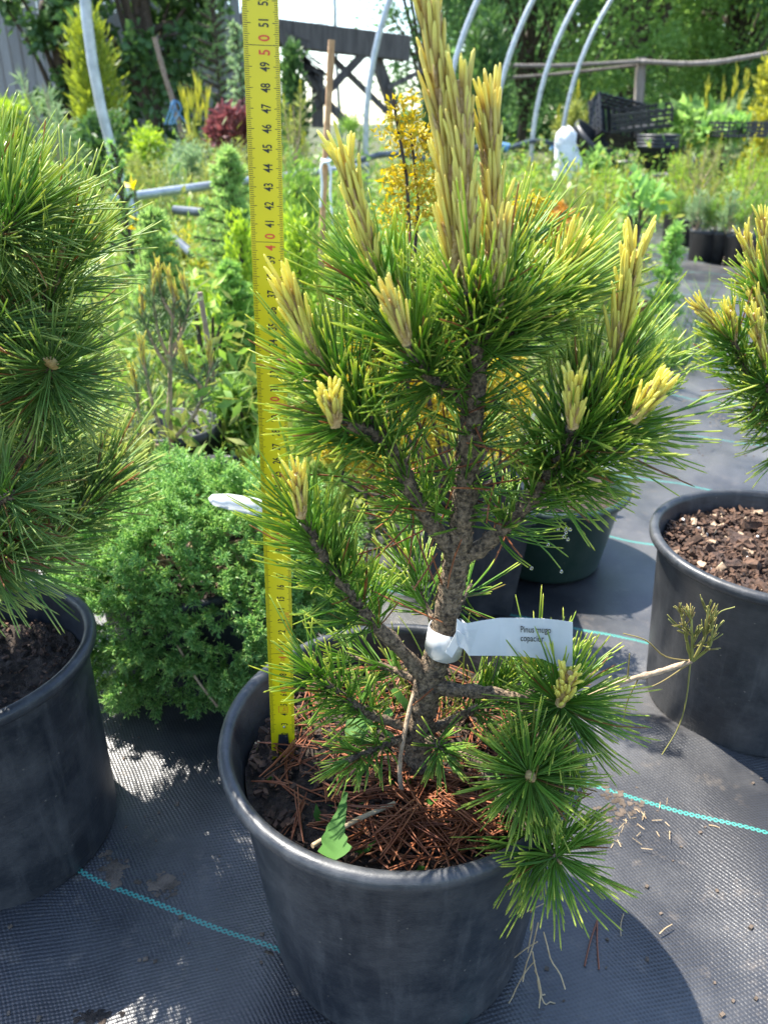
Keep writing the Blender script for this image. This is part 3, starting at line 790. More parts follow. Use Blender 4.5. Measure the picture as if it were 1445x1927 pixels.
# ---- pine with candles, right edge
rp = thing('pine_tree', 'small pine with yellow candles reaching in at the right edge', 'pine', (PRX + .05, PRY + .03, .21))
m = MB(); tube(m, smooth_path([[PRX + .05, PRY + .03, .2], [PRX + .055, PRY + .03, .4], [PRX + .06, PRY + .03, .62]], 24), np.linspace(.011, .006, 24), 12, rough=.06); m.build('trunk', M['bark'], rp)
RS = [([(1500, 860, .815), (1440, 760, .81), (1400, 690, .80), (1378, 640, .79)], .005, .003, [(360, .05, 85, 40, .3, 1., -.02)]),
      ([(1520, 760, .82), (1470, 640, .82), (1440, 540, .82)], .005, .003, [(260, .05, 75, 36, .3, 1., .1)]),
      ([(1510, 900, .815), (1470, 800, .79), (1440, 720, .77)], .005, .003, [(300, .05, 85, 40, .3, 1., -.05)])]
for path, r0, r1, runs in RS:
    P = pts(*path); br = branch(rp, P, r0, r1); m = MB()
    for (cnt, L, a0, a1, s0, s1, up) in runs: shoot_needles(m, P, cnt, L, .0008, a0, a1, s0, s1, up)
    m.build('needles', M['needle'], br, kind='stuff')
for a, b, n in (((1372, 632, .79), (1312, 572, .785), 26), ((1380, 640, .79), (1372, 585, .785), 22), ((1442, 690, .775), (1415, 590, .77), 36), ((1432, 560, .82), (1400, 445, .82), 34), ((1450, 540, .82), (1437, 410, .82), 36), ((1440, 620, .8), (1420, 560, .8), 22)):
    candle(rp, at(*a), at(*b), .02, n, 1.0, False, 15, .0019)

# ================================================================== TAPE MEASURE
TB = np.array([-.0825, .479, .207]); TT_ = np.array([-.0651, .479, .707])     # mark 0 and mark 50
tdir = (TT_ - TB) / 50.0                                                       # one centimetre
tz = nrm(tdir); tx = nrm(np.cross(np.array([0, 1., 0]), tz)); ty = np.cross(tz, tx)
TW = .019
def tp(x, mk, out=0.0):                  # point on the tape: x in -1..1 across, mk in cm, out towards the viewer
    sag = .0016 * (1 - x * x)            # hollow cross-section
    return TB + tdir * mk + tx * x * TW / 2 + ty * (sag - out)
tape = thing('tape_measure', 'yellow steel tape measure standing upright in the front pot', 'tape measure', tuple(TB))
m = MB(); nx = 13; nz_ = 60; xs_ = np.linspace(-1, 1, nx); zs_ = np.linspace(-1.2, 57, nz_)
for side, o_ in ((1, 0.0), (-1, -.0003)):
    V = np.array([tp(x, z, o_) for z in zs_ for x in xs_])
    i = np.arange(nz_ - 1)[:, None] * nx; j = np.arange(nx - 1)[None]
    F = np.stack([i + j, i + j + 1, i + nx + j + 1, i + nx + j], -1).reshape(-1, 4)
    m.add(V, F if side > 0 else F[:, ::-1])
m.build('blade', M['tape'], tape)
m = MB()
def tick(mk, x0, x1, w):
    xx = np.linspace(x0, x1, 4 if x1 - x0 < 1 else 10)
    V = np.array([tp(x, mk + s * w / 2, .00012) for s in (-1, 1) for x in xx]); k = len(xx)
    m.add(V, [[q, q + 1, k + q + 1, k + q] for q in range(k - 1)])
for mm_ in range(22, 560):
    mk = mm_ / 10
    ln = .34 if mm_ % 10 == 0 else (.28 if mm_ % 5 == 0 else .2)
    wdt = .028 if mm_ % 10 else .034
    tick(mk, -.97, -.97 + ln * 1.15, wdt); tick(mk, .97 - ln, .97, wdt)
    if mm_ % 100 == 0: tick(mk, -.6, .62, .03)
m.build('scale_marks', M['ink'], tape, smooth=False)
def text_mesh(body, size, xs=1.0, bold=0.0):
    cu = bpy.data.curves.new('lettering', 'FONT'); cu.body = body; cu.size = 1.0; cu.align_x = 'CENTER'; cu.align_y = 'CENTER'
    cu.offset = bold; cu.resolution_u = 4
    o = bpy.data.objects.new('lettering', cu); link(o)
    dg = bpy.context.evaluated_depsgraph_get(); me = bpy.data.meshes.new_from_object(o.evaluated_get(dg))
    V = np.array([v.co[:] for v in me.vertices]); F = [list(p.vertices) for p in me.polygons]
    bpy.data.objects.remove(o); bpy.data.curves.remove(cu); bpy.data.meshes.remove(me)
    V[:, 0] -= (V[:, 0].min() + V[:, 0].max()) / 2; V[:, 1] -= (V[:, 1].min() + V[:, 1].max()) / 2
    return V[:, :2] * [size * xs, size], F
def raw_mesh(name, V, F, mat, parent):
    me = bpy.data.meshes.new(name); me.from_pydata([tuple(v) for v in V], [], F); me.materials.append(mat)
    o = bpy.data.objects.new(name, me); link(o, parent)
    if parent.type == 'EMPTY': o.matrix_parent_inverse = Matrix.Translation(parent.location).inverted()
    return o
def tape_text(body, mk, x, size, mat, name, xs=.72, bold=.012):
    T, F = text_mesh(body, size, xs, bold)
    # lettering reads upwards: text x runs along the tape, text y points to the tape's left
    V = [tp(x - b / (TW / 2), mk + a * 100, .00016) for a, b in T]
    raw_mesh(name, V, F, M[mat], tape)
for k in range(2, 56):
    if k % 10 == 0:
        a, b = str(k)
        T1 = .0074
        tape_text(a, k - .33, .14, T1 * 1.12, 'ink_red', 'numeral', .74, .02); tape_text(b, k + .33, .14, T1 * 1.12, 'ink_red', 'numeral', .74, .02)
    else:
        tape_text(str(k), k, .14, .0074, 'ink', 'numeral', .62, .016)
tape_text('DEXTER', 13.05, .62, .0046, 'ink_orange', 'brand_lettering', 1.02, .0)
tape_text('CE', 6.5, .14, .0062, 'ink_red', 'approval_mark', .9)
for b_, k in (('R20', 7.5), ('1022', 8.5), ('201', 9.5)): tape_text(b_, k, .14, .0042, 'ink_orange', 'approval_mark', .75)
tape_text('5m', 4.52, .14, .0042, 'ink_orange', 'length_mark', .8)
m = MB()
for x0, x1, z0_, z1_ in ((-.32, .46, 4.2, 4.23), (-.32, .46, 4.8, 4.83), (-.32, -.27, 4.2, 4.83), (.41, .46, 4.2, 4.83)):
    V = np.array([tp(x, z, .00014) for z in (z0_, z1_) for x in (x0, x1)]); m.add(V, [[0, 1, 3, 2]])
m.build('length_mark_frame', M['ink_orange'], tape, smooth=False)
m = MB()       # end hook seen through the notch at the end of the blade
P = [tp(-.5, 0.2, .0004), tp(.55, 0.2, .0004), tp(.42, 1.95, .0004), tp(-.36, 1.95, .0004)]
Q = [p - ty * .0011 for p in P]; m.add(np.array(P + Q), [[0, 1, 2, 3], [4, 7, 6, 5], [0, 4, 5, 1], [1, 5, 6, 2], [2, 6, 7, 3], [3, 7, 4, 0]])
m.build('end_hook', M['pot'], tape, smooth=False)
m = MB(); c = tp(.12, 2.72, .0); tube(m, np.array([c, c - ty * .0009, c - ty * .0013]), [.0011, .0011, .0006], 12); m.build('rivet', M['steel'], tape)

# ================================================================== LABEL ON THE TRUNK
lab = thing('plant_label', 'white plastic loop label tied around the front pine trunk', 'plant label', tuple(at(845, 1200, .45)))
cb = at(838, 1201, .46); m = MB()
th = np.linspace(0, 2 * np.pi, 41); RB = .0138
axd = nrm(P_ := (at(858, 1060, .457) - at(806, 1290, .46))); a_, b_ = frame(axd[None]); a_, b_ = a_[0], b_[0]
for k in range(40):
    for sgn in (0,):
        pass
ring = np.array([cb + RB * (np.cos(t) * a_ + np.sin(t) * b_) + axd * (.0118 * s_ * (1 - .25 * max(0, math.sin(t + .6)))) for s_ in (-1, 1) for t in th])
m.add(ring, [[k, k + 1, 41 + k + 1, 41 + k] for k in range(40)])
bandob = m.build('loop_band', M['white_plastic'], lab)
sol = bandob.modifiers.new('thick', 'SOLIDIFY'); sol.thickness = .0003
# flag: outline of the strip in photo pixels, gently curled away
top = [(860, 1164), (868, 1170), (880, 1173), (905, 1168), (940, 1163), (980, 1163), (1020, 1164), (1050, 1167), (1077, 1171)]
bot = [(857, 1205), (864, 1218), (872, 1221), (882, 1234), (940, 1234), (980, 1235), (1020, 1240), (1050, 1254), (1076, 1254)]
m = MB(); V = []; k = len(top)
for q, (a, b) in enumerate(zip(top, bot)):
    s_ = (a[0] - 862) / 215; Yq = .437 + .012 * math.sin(s_ * 3.0) - .012 * s_
    A_, B_ = at(*a, Yq), at(*b, Yq - .004)
    for w in np.linspace(0, 1, 5): V.append(A_ * (1 - w) + B_ * w)
m.add(V, [[5 * q + w, 5 * q + w + 1, 5 * q + w + 6, 5 * q + w + 5] for q in range(k - 1) for w in range(4)])
fl = m.build('flag', M['white_plastic'], lab, smooth=False); sol = fl.modifiers.new('thick', 'SOLIDIFY'); sol.thickness = .0003
m = MB()      # folded tongue through the slot
V = np.array([at(838, 1228, .437), at(850, 1238, .436), at(874, 1196, .433), at(860, 1186, .434)]); V = np.vstack([V, V + [0, .0005, 0]])
m.add(V, [[0, 1, 2, 3], [7, 6, 5, 4], [0, 4, 5, 1], [1, 5, 6, 2], [2, 6, 7, 3], [3, 7, 4, 0]]); m.build('tongue', M['white_plastic'], lab, smooth=False)
for body, x0, cy, sz in (('Pinus mugo', 979, 1186, 17), ('copacior', 979, 1203, 17)):
    T, F = text_mesh(body, sz, .74, .004); T[:, 0] -= T[:, 0].min()
    V = []
    for a, b in T:
        px, py = x0 + a, cy - b + .03 * a; s_ = (px - 862) / 215
        V.append(at(px, py, .437 + .012 * math.sin(s_ * 3.0) - .012 * s_ - .004 * (py - 1165) / 72 - .0012))
    raw_mesh('lettering', V, F, M['ink'], lab)

# ================================================================== JUNIPER
jun = thing('juniper', 'bright green creeping juniper mound spilling over its pot behind the tape', 'juniper', (-.262, .88, .145))
# sprig: many short prickly leaves along a few twigs
def sprig_points(nl, ln):
    s = rng.random(nl) ** .8
    return s
def juniper_sprigs(mb, C, D, ln, nl, lw, ll):
    """C,D (k): sprig base and direction; nl leaves each on a main axis with side twigs"""
    k = len(C); D = nrm(D); a, b = frame(D)
    Bs = []; Ds = []; rn = []
    for q in range(k):
        nt_ = 6
        base_r = rng.random()
        for w in range(nt_):
            if w == 0: o_, d_ = C[q], D[q]; l_ = ln
            else:
                ph = rng.random() * 6.283; o_ = C[q] + D[q] * ln * rng.uniform(.15, .75); d_ = nrm(D[q] * .8 + .75 * (math.cos(ph) * a[q] + math.sin(ph) * b[q])); l_ = ln * .5
            n_ = nl // nt_ if w else nl // 3
            s_ = rng.random(n_); ph = rng.random(n_)[:, None] * 6.283; aa, bb = frame(d_[None]);
            rad = np.cos(ph) * aa + np.sin(ph) * bb
            Bs.append(o_ + d_ * (l_ * s_)[:, None]); Ds.append(d_ * (.55 + .5 * s_)[:, None] + rad * .85); rn.append(np.clip(base_r * .6 + .4 * rng.random(n_), 0, 1))
    B = np.vstack(Bs); Dd = np.vstack(Ds); rn = np.concatenate(rn); n_ = len(B)
    blades(mb, B, Dd, ll * rng.uniform(.75, 1.2, n_), lw, .25, .4, rnd=rn)
JC = np.array([-.242, .885, .12])
n = 3000
d = rdir(n, .2); d = d[d[:, 2] > -.45]; n = len(d)
lob = 1 + .13 * np.sin(5 * np.arctan2(d[:, 1], d[:, 0]) + 1) * np.cos(4 * d[:, 2]) + .07 * np.sin(17 * d[:, 0] + 3) * np.sin(15 * d[:, 2] + 11 * d[:, 1]) + rng.normal(0, .05, n)
rad3 = np.array([.203, .158, .15])
C = JC + d * rad3 * lob[:, None] * rng.uniform(.8, 1.0, n)[:, None] * .95
low = d[:, 2] < .15
C[low, 2] -= rng.uniform(0, .05, low.sum())
C[:, 2] = np.maximum(C[:, 2], .03)
Dd = nrm(d + [0, 0, .3] + rng.normal(0, .25, (n, 3)))
m = MB(); juniper_sprigs(m, C, Dd, .025, 66, .002, .0072)
# a few hanging runners in front
for q in (((380, 1240, .74), (410, 1290, .725), (440, 1350, .715)), ((230, 1230, .74), (225, 1280, .73), (220, 1320, .725)), ((330, 1220, .735), (335, 1260, .73), (340, 1270, .73)), ((480, 1180, .745), (500, 1230, .74), (520, 1250, .735)),
          ((270, 1180, .74), (255, 1220, .735), (250, 1240, .73)), ((430, 1200, .74), (470, 1210, .73), (490, 1215, .73))):
    PP = smooth_path(pts(*q), 12); kk = 11
    CC = PP[rng.integers(2, 12, kk)] + rng.normal(0, .005, (kk, 3)); juniper_sprigs(m, CC, np.tile(PP[-1] - PP[0], (kk, 1)) + rng.normal(0, .03, (kk, 3)) , .022, 62, .0018, .0075)
m.build('foliage', M['juniper'], jun, kind='stuff')
m = MB()
for k in range(40):
    dd = d[rng.integers(n)]; p0 = np.array([-.262, .88, .14]) + rng.normal(0, .01, 3); p1 = JC + dd * rad3 * .85; p1[2] = max(p1[2], .04)
    tube(m, smooth_path([p0, (p0 + p1) / 2 + [0, 0, .03], p1], 8), np.linspace(.003, .001, 8), 5)
tube(m, smooth_path(pts((335, 1215, .735), (365, 1270, .727), (410, 1330, .718)), 10), .0016, 6)
m.build('stems', M['bark_pale'], jun)
# its tag
t = thing('plant_label', 'blank white plastic label lying in the juniper mound', 'plant label', tuple(at(450, 950, .88)))
m = MB(); V = []
for q, (a, b) in enumerate(zip([(393, 937), (400, 930), (430, 929), (470, 935), (520, 944)], [(396, 945), (402, 951), (430, 959), (470, 968), (520, 977)])):
    V += [at(*a, .775 + .015 * q), at(*b, .76 + .015 * q)]
m.add(V, [[2 * q, 2 * q + 1, 2 * q + 3, 2 * q + 2] for q in range(4)])
fl = m.build('strip', M['white_plastic'], t); sol = fl.modifiers.new('thick', 'SOLIDIFY'); sol.thickness = .0004

# ================================================================== BACKGROUND: STRUCTURES
# ---- polytunnel hoops and rail
def hoop(label, px, py, Y, zc, Rh=2.1, r=.02, tilt=0.0):
    c0 = at(px, py, Y)
    t = thing('tunnel_hoop', label, 'tunnel hoop', (c0[0], Y, 0), 'polytunnel hoops')
    th = np.linspace(-math.asin(min(zc / Rh, .95)), math.pi + math.asin(min(zc / Rh, .95)), 60)
    P = np.stack([c0[0] + Rh - Rh * np.cos(th), Y + tilt * (1 - np.cos(th)), zc + Rh * np.sin(th)], -1)
    m = MB(); tube(m, P, r, 12); m.build('pipe', M['pipe'], t)
    return t
hoop('grey steel hoop nearest the camera, left of the tape', 172, 100, 3.3, .9, 2.2, .02, .25)
hoop('grey steel hoop between the wooden stake and the pine candles', 688, 270, 5.5, .55, 2.1, .019, .3)
hoop('grey steel hoop rising just right of the tallest candle', 832, 260, 6.4, .5, 2.1, .021, .3)
hoop('grey steel hoop passing right behind the yellowest candle', 926, 260, 6.9, .5, 2.1, .021, .3)
hoop('grey steel hoop whose foot stands left of the white sack', 1000, 280, 7.4, .5, 2.1, .02, .3)
hoop('grey steel hoop rising behind the big tilted black pot', 1056, 270, 7.9, .5, 2.1, .02, .3)
t = thing('tunnel_rail', 'grey steel rail running level between the tunnel hoops', 'pipe', tuple(at(215, 372, 3.3)))
m = MB(); tube(m, smooth_path(pts((215, 375, 3.28), (450, 342, 4.1), (690, 312, 5.45)), 16), .019, 12); m.build('pipe', M['pipe'], t)
t = thing('water_hose', 'dark blue-grey hose tied along the hoops behind the candles', 'hose', tuple(at(870, 300, 6)))
m = MB(); tube(m, smooth_path(pts((600, 330, 5.3), (690, 298, 5.4), (740, 290, 5.6), (830, 300, 6.2), (905, 275, 6.7), (960, 277, 7.0), (1005, 265, 7.3), (1060, 272, 7.8), (1110, 270, 8.0)), 40), .019, 8); m.build('hose', M['hose'], t)
m = MB()
for q in ((948, 276, 6.9), (1042, 281, 7.6)): tube(m, np.array([at(q[0] - 6, q[1] - 2, q[2]), at(q[0] + 8, q[1] + 2, q[2])]), .035, 8, rough=.15)
m.build('blue_tie', M['blue_tie'], t)
t = thing('steel_pipe', 'dark pipe lying among the seedlings left of the tape', 'pipe', tuple(at(350, 400, 3)))
m = MB(); tube(m, pts((330, 395, 3.0), (382, 400, 2.9)), .016, 10); m.build('pipe', M['hose'], t)
m = MB(); tube(m, pts((318, 440, 2.6), (362, 478, 2.4)), .014, 10); m.build('pipe', M['hose'], t)

# ---- stakes
def stake(label, path, r, mat='bamboo', nodes=True):
    P = pts(*path); t = thing('wooden_stake', label, 'stake', tuple(P[-1]))
    m = MB(); tube(m, smooth_path(P, 24), r * (1 + .06 * rng.normal(size=24)), 8, rough=.03); m.build('cane', M[mat], t)
    return t
st = stake('tan wooden stake with white string, between tape and candles', ((624, 75, 2.0), (618, 200, 2.0), (610, 350, 2.0), (604, 500, 2.0), (602, 600, 2.0)), .0075)
m = MB()
for q in (((612, 300, 1.98), (604, 315, 1.97), (606, 350, 1.97), (603, 390, 1.97)), ((612, 300, 1.98), (622, 320, 1.97), (622, 370, 1.97), (628, 440, 1.97)), ((605, 300, 1.985), (612, 306, 1.97), (622, 302, 1.985), (612, 296, 2.0))):
    tube(m, smooth_path(pts(*q), 14), .003, 6)
m.build('string', M['string'], st)
lean = stake('leaning grey stick with a blue ribbon in front of the shed', ((291, 70, 8), (310, 140, 8), (326, 190, 8), (345, 260, 8)), .022, 'stick')
m = MB()
for k in range(6):
    a0 = at(328, 188, 7.95); tube(m, smooth_path([a0, a0 + [rng.normal(0, .06), -.02, -.06], a0 + [rng.normal(0, .08), -.02, -.2]], 6), .007, 4)
m.build('ribbon', M['blue_tie'], lean)
stake('thin brown cane standing beside the young brown-stemmed pine', ((376, 550, 1.45), (388, 620, 1.45), (402, 720, 1.45), (418, 860, 1.45)), .0052, 'stick')

# ---- shed
YS = 12.0
shed = thing('old_shed', 'old grey plank shed with dark broken roof truss in the background', 'shed', tuple(at(300, 230, YS) * [1, 1, 0]))
x_r = at(572, 200, YS)[0]; x_l = at(-120, 200, YS)[0]; pw = .15; k = 0; x = x_r
pl = MB(); box(pl, (0, 0, 0), (1, 1, 1)); plm = pl.mesh('plank', M['wood_grey'], False)
while x > x_l:
    top = min(3.2, at(572, 175, YS)[2] + (x_r - x) * 1.55 + rng.normal(0, .05)); w = pw * rng.uniform(.85, 1.1)
    o = bpy.data.objects.new('plank', plm); o.scale = (w - .012, .025, top); o.location = (x - w / 2, YS + rng.normal(0, .006), top / 2)
    o.rotation_euler = (0, rng.normal(0, .004), 0); link(o, shed); o.matrix_parent_inverse = Matrix.Translation(shed.location).inverted(); x -= w
m = MB(); box(m, ((x_r + x_l) / 2 - .3, YS + .4, 1.0), (x_r - x_l - .8, .05, 2.0)); m.build('inner_wall', M['wood_dark'], shed, smooth=False)
for a, b, w, h, nm in (((520, 62, 11.9), (765, 92, 12.6), .25, .30, 'roof_beam'), ((520, 52, 11.8), (598, 160, 11.9), .3, .16, 'rafter'), ((598, 130, 12.2), (598, 240, 12.2), .16, .16, 'post'),
                       ((690, 95, 12.3), (590, 200, 12.1), .1, .1, 'brace'), ((626, 110, 12.4), (730, 212, 12.5), .08, .08, 'brace'), ((704, 100, 12.5), (740, 205, 12.6), .14, .14, 'post'), ((590, 165, 12.1), (660, 240, 12.2), .1, .1, 'brace'),
                       ((730, 165, 12.4), (800, 130, 12.4), .06, .06, 'brace')):
    m = MB(); beam(m, at(*a), at(*b), w, h); m.build(nm, M['wood_dark'], shed, smooth=False)
m = MB()
for k in range(26):
    a0 = at(530 + 60 * k / 26 + rng.normal(0, 4), 60 + 90 * k / 26, 11.75); beam(m, a0, a0 + [rng.uniform(.15, .4), 0, -rng.uniform(.1, .3)], .1, .02)
m.build('broken_shingles', M['wood_dark'], shed, smooth=False, kind='stuff')

# ---- fence on the right
fence = thing('wooden_fence', 'weathered rail fence in front of the trees on the right', 'fence', tuple(at(1205, 230, 12) * [1, 1, 0]))
for a, b, w, h, nm in (((1206, 108, 12), (1203, 250, 12), .11, .11, 'post'), ((1480, 90, 11.5), (1476, 250, 11.5), .11, .11, 'post'), ((905, 120, 12.4), (903, 250, 12.4), .1, .1, 'post')):
    m = MB(); beam(m, at(*a), at(*b) * [1, 1, 0] + [0, 0, 0], w, h); m.build(nm, M['fence'], fence, smooth=False)
for q, r in ((((880, 122, 12.3), (1040, 124, 12.1), (1205, 116, 11.9)), .03), (((1205, 116, 11.9), (1330, 119, 11.6), (1490, 92, 11.4)), .034), (((900, 150, 12.3), (1040, 140, 12.2), (1205, 122, 12)), .022)):
    m = MB(); tube(m, smooth_path(pts(*q), 18), r, 6, rough=.12); m.build('rail', M['fence'], fence)

# ---- heap of pots and crates
def simple_pot(label, x, y, z, R, h, rb, group=None, tiltv=None, mat='pot_bg', nested=1):
    t = thing('plant_pot', label, 'plant pot', (x, y, z), group)
    m = MB()
    for k in range(nested):
        lathe(m, (0, 0, k * h * .13), [(.001, 0.004), (rb, 0), (R * .97, h * .88), (R, h * .885), (R, h), (R * .93, h), (rb * .95, .02), (.001, .02)], 28)
    ob = bpy.data.objects.new('body', m.mesh('body', M[mat])); link(ob, t)
    if tiltv: t.rotation_euler = tiltv
    return t
def put(px, py, Y): return at(px, py, Y)
p = put(1085, 300, 7.6); simple_pot('big black pot tipped on its side beside the white sack', p[0] - .1, 7.6, .24, .24, .4, .18, 'heaped empty pots', (R_(18), R_(38), 0))
p = put(1140, 300, 7.8); simple_pot('big black pot upright at the middle of the empty pot heap', p[0], 7.8, .0, .24, .36, .2, 'heaped empty pots')
p = put(1172, 330, 7.2); simple_pot('wide black pot low in front of the empty pot heap', p[0], 7.2, .0, .2, .26, .16, 'heaped empty pots')
p = put(1238, 300, 7.0); simple_pot('tall stack of nested black pots at the right of the heap', p[0] - .02, 7.0, .31, .17, .2, .13, 'heaped empty pots', None, 'pot_bg', 4)
p = put(1250, 310, 6.9); simple_pot('wide black tub under the nested pot stack', p[0] - .02, 6.95, .0, .24, .3, .19, 'heaped empty pots')
p = put(1270, 290, 6.75); simple_pot('small black pot lying tilted on the wide tub', p[0] + .01, 6.75, .26, .12, .22, .1, 'heaped empty pots', (R_(20), R_(58), 0))
def crate(label, px, py, Y, s, rot, mat='pot_bg'):
    c = at(px, py, Y); t = thing('plastic_crate', label, 'crate', tuple(c), 'black plastic crates'); m = MB()
    L, W, H = s
    for sx in (-1, 1):
        for k in range(4): box(m, (sx * L / 2, 0, H * (k + .5) / 4), (.012, W, H * .14))
        for k in range(7): box(m, (sx * L / 2, -W / 2 + W * k / 6, H / 2), (.011, .015, H))
    for sy in (-1, 1):
        for k in range(4): box(m, (0, sy * W / 2, H * (k + .5) / 4), (L, .012, H * .14))
        for k in range(9): box(m, (-L / 2 + L * k / 8, sy * W / 2, H / 2), (.015, .011, H))
    for k in range(8): box(m, (-L / 2 + L * (k + .5) / 8, 0, .006), (L / 12, W, .012))
    ob = bpy.data.objects.new('lattice', m.mesh('lattice', M[mat], False)); link(ob, t); t.rotation_euler = rot
crate('black lattice crate propped up steeply on the pot heap', 1150, 240, 7.9, (.5, .35, .18), (R_(60), R_(10), R_(20)))
crate('black lattice crate lying level right of the propped crate', 1205, 240, 7.7, (.5, .35, .16), (R_(8), R_(-6), R_(-15)))
crate('black crate of leafy seedlings at the right, behind the pots', 1380, 258, 7.2, (.45, .35, .12), (0, 0, R_(10)))
t = thing('white_sack', 'crumpled white plastic sack in front of the empty pots', 'sack', tuple(at(1065, 330, 6.9)))
m = MB(); k = 16; cs = at(1066, 332, 6.9)
prof = np.array([(.12, 0), (.13, .08), (.1, .16), (.085, .26), (.07, .33), (.03, .37), (.001, .37)])
th = np.linspace(0, 2 * np.pi, k, endpoint=False); V = []
for rr, zz in prof: 
    for q in th: V.append(cs + [rr * math.cos(q) * (1 + rng.normal(0, .18)) - .1 * zz, rr * .7 * math.sin(q), zz - .02 + rng.normal(0, .012)])
i = np.arange(len(prof) - 1)[:, None] * k; j = np.arange(k)[None]; q = (j + 1) % k
m.add(V, np.stack([i + j, i + q, i + k + q, i + k + j], -1).reshape(-1, 4)); m.build('sack', M['bag'], t)

# ================================================================== BACKGROUND: PLANTS
def fm(name, base, tip, vary, tr=.35, **k):
    M[name] = foliage(name, base, tip, vary, tr, .5, .3, .3, **k); return name
fm('f_fir', (.19, .34, .11), (.4, .55, .18), (.25, .4, .12), .42)
fm('f_spruce_tip', (.17, .34, .09), (.35, .55, .14), (.22, .4, .1))
fm('f_lime', (.22, .36, .045), (.42, .55, .08), (.3, .42, .06))
fm('f_thuja', (.17, .23, .035), (.36, .42, .06), (.24, .3, .045))
fm('f_mid', (.12, .24, .05), (.26, .4, .08), (.19, .31, .06))
fm('f_olive', (.18, .23, .06), (.36, .4, .11), (.28, .3, .08))
fm('f_grey', (.16, .26, .13), (.3, .4, .2), (.22, .31, .15))
fm('f_dark', (.05, .115, .035), (.1, .19, .055), (.07, .14, .04), .3)
fm('f_tree', (.085, .18, .065), (.17, .29, .11), (.16, .29, .1), .5)
fm('f_tree_light', (.14, .26, .075), (.25, .39, .12), (.22, .36, .1), .55)
fm('f_red', (.14, .045, .045), (.26, .1, .09), (.2, .07, .07), .3)
fm('f_orange', (.45, .22, .05), (.55, .3, .06), (.5, .27, .05), .35)
fm('f_goldjun', (.3, .33, .05), (.52, .5, .08), (.42, .4, .06), .35)
fm('f_yellow', (.7, .55, .03), (.8, .66, .04), (.75, .6, .04), .4)
fm('f_grass', (.13, .26, .04), (.3, .42, .1), (.2, .33, .06), .4)

def base_of(px, pytop, Y, wpx):
    p = at(px, pytop, Y); dep = Y / ray(px, pytop)[1]
    return p[0], p[2], wpx * dep / FPX
def stem_mesh(t, paths, mat='bark_dark', r=.006, name='stem'):
    m = MB()
    for P in paths: tube(m, smooth_path(P, 8), np.linspace(r, r * .4, 8), 5)
    return m.build(name, M[mat], t)

def conifer(name, label, px, pytop, Y, wpx, mat, cat='conifer', nb=60, per=60, ll=.018, lw=.0028, up=.35, z0=.04, group=None, hz=None):
    """young spruce or fir: leader with whorls of needled branches"""
    x, h, w = base_of(px, pytop, Y, wpx)
    if hz: z0 = hz
    t = thing(name, label, cat, (x, Y, 0), group)
    paths = [[(x, Y, 0), (x + rng.normal(0, .01), Y, h * .5), (x, Y, h)]]
    m = MB(); tipm = []
    H = h - z0
    for k in range(nb):
        f = (k + .5) / nb; z = z0 + H * f; ln = w * .5 * (1 - f) ** .7 * rng.uniform(.45, 1.25) + .02 * min(1, h)
        a = k * 2.39996 + rng.normal(0, .3)
        p0 = np.array([x, Y, z]); d = np.array([math.cos(a), math.sin(a), up * (0.4 + f)])
        p1 = p0 + d * ln; paths.append([p0, (p0 + p1) / 2 - [0, 0, .02 * ln], p1])
        n_ = per; s = rng.random(n_) ** .7; B = p0 + (p1 - p0) * s[:, None]
        # side twigs widen the branch
        sd = nrm(np.cross(d, [0, 0, 1.])); B = B + sd * (rng.normal(0, .16, n_) * ln * (1 - s * .6))[:, None]
        D = nrm(d) * .7 + rdir(n_, .25); blades(m, B, D, ll * rng.uniform(.7, 1.2, n_), lw)
    n_ = per * 2; B = np.array([x, Y, z0]) + np.array([0, 0, H]) * rng.random(n_)[:, None]; blades(m, B, rdir(n_, .6), ll, lw)
    stem_mesh(t, paths, 'bark_dark', max(.003, .012 * h))
    m.build('foliage', M[mat], t, kind='stuff')
    return t
def column(name, label, px, pytop, Y, wpx, mat, cat='conifer', n=2600, ll=.05, lw=.02, group=None, z0=.02):
    x, h, w = base_of(px, pytop, Y, wpx); t = thing(name, label, cat, (x, Y, 0), group); m = MB()
    k = 60; f = rng.random(k) ** .8; a = rng.random(k) * 6.283
    env = np.sin(np.pi * np.clip(.12 + .88 * f, 0, 1)) ** .5 * (1 - .45 * f)
    c = np.stack([x + np.cos(a) * w * .42 * env * rng.uniform(.5, 1.1, k), Y + np.sin(a) * w * .42 * env * rng.uniform(.5, 1.1, k), z0 + f * (h - z0)], -1)
    i = rng.integers(0, k, n); s = w * .13
    B = c[i] + rng.normal(0, 1, (n, 3)) * [s, s, s * 1.5]; out = nrm((c[i] - [x, Y, 0]) * [1, 1, 0] + 1e-4)
    blades(m, B, out * .5 + rdir(n) * .45 + [0, 0, .8], ll * rng.uniform(.7, 1.3, n), lw)
    stem_mesh(t, [[(x, Y, 0), (x, Y, h * .5), (x, Y, h * .95)]], 'bark_dark', .02 * h + .004)
    m.build('foliage', M[mat], t, kind='stuff'); return t
